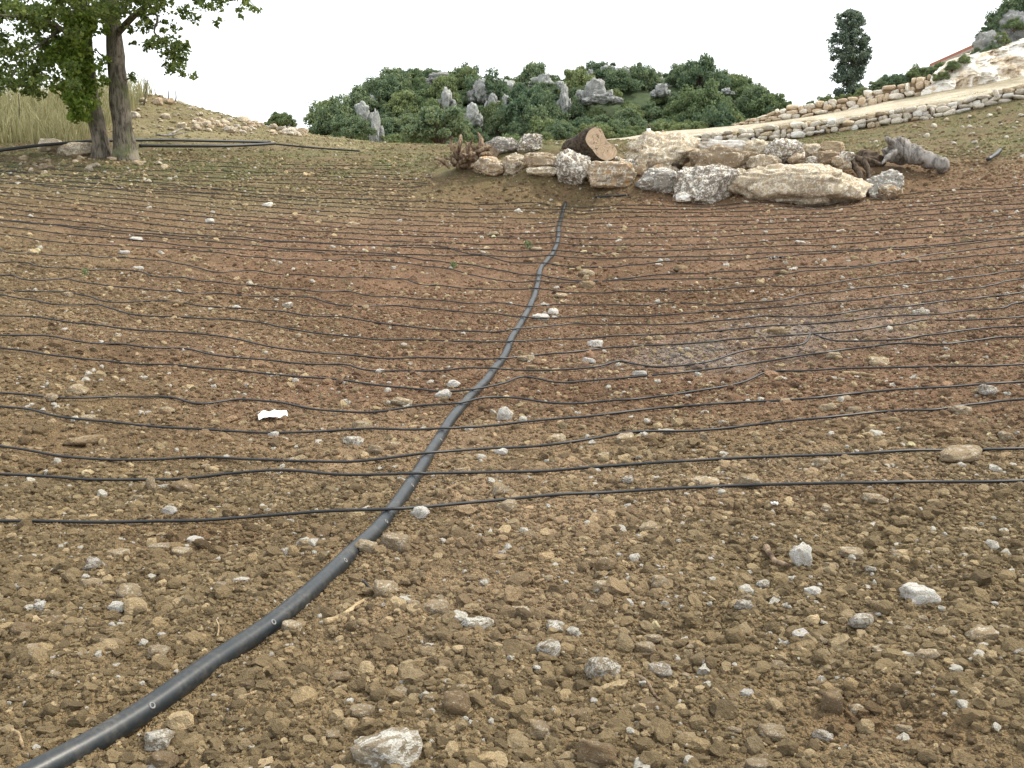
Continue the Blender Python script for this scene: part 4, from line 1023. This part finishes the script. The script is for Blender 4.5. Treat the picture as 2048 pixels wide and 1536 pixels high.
V = np.vstack(rings) - lo; n = len(front); V = V + .05 * perlin(V * 4)[:, None] * np.r_[np.zeros(n), np.ones(len(V) - n)][:, None] * (V - (c0 - lo))
q = np.vstack([np.stack([i * n + np.arange(n), i * n + (np.arange(n) + 1) % n, (i + 1) * n + (np.arange(n) + 1) % n, (i + 1) * n + np.arange(n)], 1) for i in range(len(rings) - 1)])
link("bark", mesh_np("bark", V, q, True), M['bark_log'], lg)
bm = bmesh.new(); cf = front - lo; cen = cf.mean(0)
vc = bm.verts.new(cen + back_dir * -.004); rv = []
for kf in (.35, .7, 1.0):
    rv.append([bm.verts.new(cen + (p - cen) * kf + back_dir * (-.004 + .012 * math.sin(i * 1.3 + kf * 5) * (kf < 1))) for i, p in enumerate(cf)])
for i in range(n):
    j = (i + 1) % n; bm.faces.new((vc, rv[0][i], rv[0][j]))
    for a, b in ((0, 1), (1, 2)): bm.faces.new((rv[a][i], rv[b][i], rv[b][j], rv[a][j]))
me = bpy.data.meshes.new("cut_face"); bm.to_mesh(me); bm.free()
o = link("cut_face", me, M['wood_cut'], lg)
o["label"] = "pale tan sawn face with dark cracks"

st = at(1800, 325, 25); 
it = [([(1782, 292, 25.5), (1810, 303, 25.3), (1840, 314, 25.1), (1872, 326, 24.9), (1898, 337, 24.7)], .27, .16),
      ([(1795, 298, 25.3), (1783, 286, 25.1), (1772, 273, 25.0)], .17, .05), ([(1800, 300, 25.3), (1803, 288, 25.2), (1796, 274, 25.1)], .14, .04),
      ([(1790, 305, 25.1), (1772, 318, 24.9), (1764, 328, 24.8)], .12, .03)]
roots("uprooted_stump", st, "uprooted grey tree stump lying with broken roots right of the boulders", it, [(1766, 1830, 282, 330, 25.4, 71)], M['grey_wood'])
itd = [([(1690, 312, 24.9), (1715, 318, 24.8), (1745, 322, 24.8), (1765, 330, 24.7)], .10, .04), ([(1700, 322, 24.8), (1718, 345, 24.6), (1722, 372, 24.3)], .10, .03), ([(1725, 322, 24.8), (1738, 345, 24.6), (1734, 380, 24.2)], .09, .03)]
roots("dead_root", at(1720, 375, 24.4), "dark dead roots hanging in the earth cleft right of the longest boulder", itd, [(1690, 1770, 300, 345, 25.6, 72)], M['bark_dark'])
lie([(1975, 332), (1990, 322), (2000, 312)], .05, "bent_pipe", 'pipe', "short bent pipe end sticking up at the field's right edge", "pipe", lift=3, n=10, taper=1)

# ------------------------------------------------------------------ dry stone walls
WSTONE = [rock_mesh("wall_stone", 700 + k, 2, .6 + .05 * k, .2, 10, (1, 1, 1), freq=1.9, fine=.10) for k in range(8)]
_wv = {}
def wall_var(k, mat):
    if (k, mat) not in _wv:
        me = WSTONE[k].copy(); me.materials.clear(); me.materials.append(M[mat]); _wv[(k, mat)] = me
    return _wv[(k, mat)]
def build_wall(label, base, top, courses, mats, seed, wmin, wmax, batter=.18, messy=.1):
    rd = random.Random(seed)
    B = spline(np.array([at(*p) for p in base]), 400); T = spline(np.array([at(*p) for p in top]), 400)
    B[:, 2] = np.minimum(B[:, 2], ground(B[:, 0], B[:, 1]) + .05) if False else B[:, 2]
    s = np.concatenate([[0], np.cumsum(np.linalg.norm(np.diff(B, axis=0), axis=1))])
    wl = link("dry_stone_wall", None, label=label, cat="wall", loc=B[200]); o0 = B[200]
    for c in range(courses):
        d = rd.uniform(-.3, 0)
        while d < s[-1]:
            wd = (wmin + (wmax - wmin) * 1.25 * rd.random() ** 1.6) * (1.15 if c == 0 else 1.0); m = d + wd / 2
            if m > s[-1]: break
            k = int(np.searchsorted(s, m)); k = min(k, 398)
            hgt = (T[k, 2] - B[k, 2]) / courses; t = (c + .5) / courses
            p = B[k] + np.array([0, batter * t, 0]); p[2] = B[k, 2] + (T[k, 2] - B[k, 2]) * t
            tg = B[min(k + 3, 399)] - B[max(k - 3, 0)]
            o = link("stone", wall_var(rd.randrange(8), rd.choice(mats)), None, wl)
            hh = hgt * rd.uniform(.85, 1.5) * (1.5 if rd.random() < .12 else 1)
            o.location = [float(a) for a in (p - o0 + np.array([0, rd.uniform(-.08, .08), rd.uniform(-messy, messy) * hgt * 1.6]))]
            o.scale = (wd * rd.uniform(.98, 1.1), max(hh, wd * .7), hh)
            o.rotation_euler = (rd.uniform(-.2, .2), -math.atan2(tg[2], math.hypot(tg[0], tg[1])) + rd.uniform(-.2, .2), math.atan2(tg[1], tg[0]) + rd.uniform(-.2, .2))
            d += wd
    # earth and rubble fill behind the face
    i = np.arange(0, 400, 6); b = B[i] + np.array([0, .18, -.35]); t = T[i] + np.array([0, .25, -.10]); t2 = T[i] + np.array([0, 1.3, -.25]); b2 = B[i] + np.array([0, 1.3, -.4])
    V = np.concatenate([b, t, t2, b2]) - o0; n = len(i); j = np.arange(n - 1)
    Q = np.concatenate([np.stack([a * n + j, a * n + j + 1, ((a + 1) % 4) * n + j + 1, ((a + 1) % 4) * n + j], 1) for a in range(4)])
    link("earth_fill", mesh_np("earth_fill", V, Q), M['core'], wl)
build_wall("long pale dry stone wall climbing below the white track",
           [(1325, 296, 42), (1400, 291, 41.5), (1500, 285, 40.5), (1572, 279, 40), (1680, 263, 39), (1786, 248, 38.2), (1901, 231, 37.4), (2030, 202, 36.5), (2230, 168, 35.3)],
           [(1325, 276, 42), (1400, 268, 41.5), (1500, 257, 40.5), (1572, 248, 40), (1680, 237, 39), (1786, 220, 38.2), (1901, 204, 37.4), (2030, 173, 36.5), (2230, 134, 35.3)], 3, ['wall_stone', 'wall_stone', 'wall_stone', 'fs_white', 'fs_cream'], 21, .17, .46, messy=.14)
build_wall("rough orange-tan stone wall on the terrace above the white track",
           [(1470, 258, 55), (1520, 250, 54), (1572, 241, 53), (1680, 227, 52), (1786, 203, 51), (1860, 188, 50.2)],
           [(1470, 248, 55), (1520, 232, 54), (1572, 216, 53), (1680, 196, 52), (1786, 171, 51), (1860, 150, 50.2)], 3, ['wall_orange', 'wall_orange', 'wall_stone'], 22, .2, .55, .3, .22)
small_rocks(24, lambda r: (r.uniform(1060, 1330), r.uniform(252, 276)), ['wall_orange', 'rock_orange', 'wall_stone'], lambda r: r.uniform(9, 22), "orange-tan rock in the broken row behind the sawn log", "rocks behind the sawn log", seed=8)
small_rocks(30, lambda r: (r.uniform(1820, 2048), r.uniform(215, 320)), ['wall_stone', 'fs_cream'], lambda r: r.uniform(6, 13), "small pale stone on the slope right of the uprooted stump", "stones on the right slope", seed=9)
small_rocks(22, lambda r: (r.uniform(1600, 1720), 200 + r.uniform(-14, 8)), ['wall_stone', 'wall_orange'], lambda r: r.uniform(8, 18), "tumbled pale rock on the terrace at the foot of the slim tall tree", "rocks on the upper terrace", seed=10)
mk = at(1297, 268, 46); mk[2] = ground(mk[0], mk[1]); mo = link("marker_post", None, label="small white-painted marker post at the edge of the track", cat="post", loc=mk)
link("post", tube_mesh("post", np.array([[0, 0, -.1], [0, 0, .2], [0, 0, .42]]), .09, 8), M['plastic_white'], mo); link("post_top", tube_mesh("post_top", np.array([[0, 0, .42], [.01, 0, .5], [.02, 0, .6]]), np.array([.07, .06, .03]), 8), M['bark_dark'], mo)

# ------------------------------------------------------------------ rocky hill
CRX = np.array([-45, -22, -18.0, -14, -10.5, -7.8, -1, 2, 7.5, 12, 19, 22.6, 24.5, 30, 45])
CRP = np.interp
crest_px = [(560, 290), (625, 276), (700, 232), (760, 192), (800, 182), (850, 172), (1000, 180), (1100, 186), (1200, 160), (1300, 166), (1460, 184), (1530, 212), (1570, 240), (1640, 262), (1700, 272)]
crest = np.array([at(a, b, 90) for a, b in crest_px])
def hill_z(x, y):
    x = np.asarray(x, float); y = np.asarray(y, float); sh = x.shape; x = np.atleast_1d(x).ravel(); y = np.atleast_1d(y).ravel()
    zc = np.interp(x * 90 / np.maximum(y, 60), crest[:, 0], crest[:, 2], left=2.0, right=2.0)
    f = np.where(y < 90, sstep(66, 90, y) ** .8, 1 - sstep(92, 118, y)); b = 3.2 + .8 * sstep(60, 80, y)
    z = b + (np.maximum(zc, b) - b) * f + .5 * n2(x, y, 5, 51) * f
    return z.reshape(sh) if sh else float(z[0])
xs = np.linspace(-34, 36, 140); ys = np.linspace(62, 120, 90); X, Y = np.meshgrid(xs, ys); Z = hill_z(X, Y)
i = np.arange(89)[:, None] * 140 + np.arange(139)[None]
link("hill", mesh_np("hill", np.stack([X, Y, Z], -1).reshape(-1, 3), np.stack([i, i + 1, i + 141, i + 140], -1).reshape(-1, 4), True), M['hill'], kind="structure")
CRAGS = [(690, 228, 34, 36), (722, 222, 30, 40), (752, 250, 16, 66), (745, 200, 18, 26), (893, 196, 20, 46), (880, 155, 40, 22), (962, 178, 30, 40), (1005, 176, 52, 46), (985, 200, 18, 30), (1012, 205, 16, 34),
         (1085, 162, 44, 28), (1128, 195, 16, 60), (1120, 172, 26, 20), (1190, 178, 40, 44), (1205, 192, 44, 24), (1215, 142, 34, 24), (1235, 148, 36, 26), (1258, 152, 34, 34), (1180, 148, 14, 20), (1228, 170, 30, 30),
         (1300, 164, 54, 44), (1282, 176, 34, 22), (1322, 178, 22, 24), (1368, 176, 34, 28), (1352, 162, 16, 14), (945, 225, 22, 40), (1420, 182, 16, 10), (1452, 182, 18, 12)]
crag_xy = []
for k, (px, py, a, b) in enumerate(CRAGS):
    p = hit(px, py + b * .35, hill_z, 60, 118) if py > 176 else at(px, py, 89)
    if p[1] > 95: p = at(px, py, 89)
    Y = p[1] - 3.6; c = at(px, py, Y); wd = a * Y / F; ht = b * Y / F
    me = rock_mesh("crag", 800 + k, 4, .3, .35, 8, (wd * 1.1, max(wd, 1.4), ht * 1.2), freq=2.2, fine=.12, ridge=.14)
    link("crag", me, M['rock_crag'], label="grey limestone crag standing out of the shrubs on the hill", cat="rock", group="crags on the rocky hill", loc=(c[0], c[1], c[2] - ht * .12))
    for q in range(2):          # broken companions beside it
        me = rock_mesh("crag", 860 + k * 2 + q, 4, .35, .38, 9, (wd * .7, max(wd * .8, 1.1), ht * .7), freq=2.4, fine=.12, ridge=.12)
        link("crag", me, M['rock_crag'], label="grey limestone crag standing out of the shrubs on the hill", cat="rock", group="crags on the rocky hill", loc=(c[0] + (q * 2 - 1) * wd * .6, c[1] + .3, c[2] - ht * .35))
    crag_xy.append((px, py, a, b))
SH = [shrub_pair(900 + k, (1.3 + .25 * (k % 3), 1.3, 1.25 + .2 * (k % 2))) for k in range(6)]
SH += [(a.copy(), b) for a, b in SH]
for k, (a, b) in enumerate(SH):
    a.materials.append(M['leaf_shrub' if k < 6 else 'leaf_olive'])
    if k < 6: b.materials.append(M['bark_dark'])
def shrub(loc, scale, k, label, group, rz, name="shrub", cat="shrub", sz=1.0):
    t = link(name, None, label=label, cat=cat, group=group, loc=loc); t.scale = (scale, scale, scale * sz); t.rotation_euler = (0, 0, rz)
    link("crown", SH[k % 12][0], None, t); link("stem", SH[k % 12][1], None, t); return t
rd = random.Random(31); placed = []; tries = 0
def in_crag(px, py):
    return any(abs(px - a) < c * .6 + 4 and (py > b - d * .6) and py < b + d * .5 + 4 for a, b, c, d in crag_xy)
def proj(p):
    v = np.array(p) - np.array([0, 0, CAMZ]); f = np.array([0, math.cos(PITCH), -math.sin(PITCH)]); u = np.array([0, math.sin(PITCH), math.cos(PITCH)])
    d = v @ f; return 1024 + F * v[0] / d, 768 - F * (v @ u) / d
while len(placed) < 295 and tries < 30000:
    tries += 1; x = rd.uniform(-21, 26); y = rd.uniform(67, 92.5); z = hill_z(x, y)
    px, py = proj((x, y, z + .9))
    if z < 4.6 or not (640 < px < 1560): continue
    if in_crag(px, py) and rd.random() < .88: continue
    sc = rd.choice([.45, .6, .8, 1.0, 1.3]) * rd.uniform(.85, 1.15) * (.72 if y > 88 else 1)
    if any(math.hypot(x - a, y - b) < (sc + c) * .58 for a, b, c in placed): continue
    placed.append((x, y, sc)); ol = rd.random() < .33
    lbl = "lighter olive-green shrub among the dark shrubs of the rocky hill" if ol else "dense dark green evergreen shrub on the rocky hill"
    shrub((x, y, z - .15), sc, rd.randrange(6) + 6 * ol, lbl, "olive shrubs on the rocky hill" if ol else "dark shrubs on the rocky hill", rd.uniform(0, 6.28), sz=rd.uniform(.8, 1.45))
for (px, py, Y, sc, lb) in [(880, 282, 62, 1.55, "broad dark bush in front of the hill, left of root tangle"), (700, 272, 64, 1.0, "low bush left of the pillar-like crag at hill's foot"), (1120, 278, 60, .8, "bush behind the cube-shaped white-crusted boulder"),
                            (1530, 236, 78, 1.3, "round dark bush at right end of the rocky hill")]:
    c = at(px, py, Y); shrub((c[0], Y, c[2] - .2), sc, int(px), lb, None, px)
for px, py, r in [(548, 246, .45), (562, 242, .6), (575, 247, .4)]:
    c = at(px, py + 8, 70); shrub((c[0], 70, c[2]), r, int(px), "tiny dark bush on the skyline between the bank and the hill", "bushes on the skyline", px)
# low scrub at the hill's foot behind the log
for k in range(34):
    px = rd.uniform(1090, 1560); py = 262 - (px - 1300) * .045 * (px > 1300) + rd.uniform(-6, 6); Y = rd.uniform(56, 63); c = at(px, py, Y)
    shrub((c[0], Y, c[2] - .5), rd.uniform(.38, .62), 6 + rd.randrange(6), "low yellowish scrub between the track and the rocky hill", "scrub along the hill foot", rd.uniform(0, 6))

# ------------------------------------------------------------------ right: tall tree, bushes, cut cliff, brick building
tb = at(1702, 196, 60); tt = link("slim_tree", None, label="slim tall dark tree standing alone on the upper terrace", cat="tree", loc=tb)
TP = spline(np.array([at(1702, 204, 60), at(1704, 150, 60), (at(1703, 90, 60)), at(1704, 30, 60)]), 14) - tb
link("trunk", tube_mesh("trunk", TP, np.linspace(.13, .03, 14), 8), M['bark_dark'], tt)
P, O = [], []; rg = np.random.default_rng(9); tw_ = []
prof = [(22, 15), (40, 30), (60, 33), (80, 38), (100, 41), (120, 37), (140, 30), (160, 31), (178, 30), (188, 24)]
for k in range(165):
    py = rg.uniform(22, 188); w_ = np.interp(py, [a for a, b in prof], [b for a, b in prof]); cx = np.interp(py, [20, 60, 100, 140, 190], [1703, 1699, 1702, 1699, 1696])
    a = rg.uniform(0, 6.28); rr = rg.random() ** .5 * w_ * .98; px = cx + math.cos(a) * rr; Y = 60 + math.sin(a) * rr * 60 / F
    c = at(px, py, Y) - tb; p, o = blob_pts(c, np.array([.24, .24, .22]) * rg.uniform(.7, 1.4), 95, rg, .2); P.append(p); O.append(o)
    if k % 4 == 0:
        j = np.argmin(np.abs(TP[:, 2] - (c[2] - .25))); tw_.append((spline(np.array([TP[j], (TP[j] + c) / 2 + [0, 0, .03], c]), 6), np.linspace(.035, .012, 6), 5))
link("crown", leaves_mesh("crown", np.vstack(P), .10, np.vstack(O), seed=3), M['leaf_far'], tt)
link("branches", joined_tubes("branches", tw_), M['bark_dark'], tt)
for px, py, s in [(1622, 212, .32), (1655, 206, .38), (1690, 200, .36), (1725, 192, .40), (1757, 178, .42), (1780, 172, .55), (1800, 168, .48), (1835, 155, .5), (1862, 150, .42), (1880, 140, .4)]:
    c = at(px, py, 53.5 + (0 if px > 1700 else 2)); shrub((c[0], c[1], c[2] - .2), s, int(px), "small green bush along the top of the orange-tan terrace wall", "bushes above the terrace wall", px)

def sheet(name, rows, nu, nv, amp, mat, seed, **kw):
    R_ = [spline(np.array([at(*p) for p in r]), nu) for r in rows]; A = np.array(R_); t = np.linspace(0, len(rows) - 1, nv); k = np.clip(t.astype(int), 0, len(rows) - 2); f = (t - k)[:, None, None]
    G = A[k] * (1 - f) + A[k + 1] * f; V = G.reshape(-1, 3)
    W = V * np.array([1, 1, .55]); d = amp * (perlin(W * .7 + seed) + .7 * perlin(W * 1.9 + seed) + .5 * np.abs(perlin(W * 3.1 + seed)) + .35 * np.abs(perlin(W * 6.5 + seed))); V[:, 1] += d; V[:, 2] += d * .3
    i = np.arange(nv - 1)[:, None] * nu + np.arange(nu - 1)[None]; Q = np.stack([i, i + 1, i + nu + 1, i + nu], -1).reshape(-1, 4)
    return link(name, mesh_np(name, V, Q, True), mat, **kw)
sheet("cliff", [[(1840, 200, 49.8), (1900, 196, 49.3), (1960, 192, 48.8), (2048, 186, 48), (2260, 170, 46)], [(1848, 180, 50), (1900, 165, 49.8), (1960, 150, 49.4), (2048, 135, 49), (2260, 110, 47.5)],
                [(1862, 168, 50.6), (1905, 132, 50.6), (1960, 112, 50.4), (2048, 86, 50.2), (2260, 40, 49)], [(1870, 150, 54), (1910, 118, 55), (1965, 100, 56), (2048, 70, 56), (2260, 20, 55)]], 260, 110, .8, M['cliff'], 4.0, kind="structure")
for k, (x0, x1, y0, y1, Y, lb) in enumerate([(1952, 2010, 62, 116, 53, "grey crag with pale face left above the white cliff"), (1995, 2075, 18, 105, 54, "largest grey crag above the white cliff"), (2040, 2140, -30, 80, 55, "grey crag highest above the white cliff")]):
    put_rock("crag", x0, x1, y0, y1, Y, 'rock_crag', .3, 950 + k, lb, "rock", None, 5, .35)
for k, (px, py, Y, s) in enumerate([(2015, 22, 55, .75), (2040, 8, 55, .9), (1978, 62, 54, .45), (1968, 80, 53.6, .42), (1990, 45, 54.5, .5), (1985, 98, 52.2, .35), (2000, 75, 52.6, .4), (1962, 100, 53, .35), (2030, 45, 53, .4), (1905, 130, 50.4, .3), (1885, 150, 50.2, .3), (1930, 118, 50.6, .28)]):
    c = at(px, py, Y); shrub((c[0], Y, c[2] - s * .9), s, k, "dark shrub clinging to the grey crags above the white cliff", "shrubs on the crags", px)
# brick building: long side receding to the left
A_ = at(1955, 88, 66); B_ = at(1863, 127, 75); top = A_[2]
d = (B_ - A_); d[2] = 0; Ln = np.linalg.norm(d); d /= Ln; bl = link("brick_building", None, label="unfinished red brick building behind the crags", cat="building", loc=(A_[0], A_[1], top - 3.2))
ang = math.atan2(d[1], d[0]); bl.rotation_euler = (0, 0, ang)
def bx(name, x0, x1, y0, y1, z0, z1, mat, parent, bev=.0):
    bm = bmesh.new(); bmesh.ops.create_cube(bm, size=1)
    for v in bm.verts: v.co = ((x0 + x1) / 2 + v.co.x * (x1 - x0), (y0 + y1) / 2 + v.co.y * (y1 - y0), (z0 + z1) / 2 + v.co.z * (z1 - z0))
    me = bpy.data.meshes.new(name); bm.to_mesh(me); bm.free(); return link(name, me, mat, parent)
zB = (B_[2] - top)
bwall = bx("wall", -3, Ln, -6, 0, -3, 2.85, M['mortar'], bl)
bx("parapet", -3.1, Ln + .12, -6.1, .1, 3.0, 3.25, M['brick'], bl); bx("roof_slab", -3.25, Ln + .25, -6.2, .22, 2.85, 3.0, M['mortar'], bl)
wb = bpy.data.meshes.new("brick"); bm = bmesh.new(); bmesh.ops.create_cube(bm, size=1)
for v in bm.verts: v.co = (v.co.x * .56, v.co.y * .06, v.co.z * .26)
bm.to_mesh(wb); bm.free(); wb.materials.append(M['brick'])
for r_ in range(8):
    for c_i in range(int((Ln + 3) / .6)):
        o = link("brick", wb, None, bwall); o.location = (-2.7 + c_i * .6 + (.3 if r_ % 2 else 0), .02 + random.uniform(-.006, .006), .55 + r_ * .29)
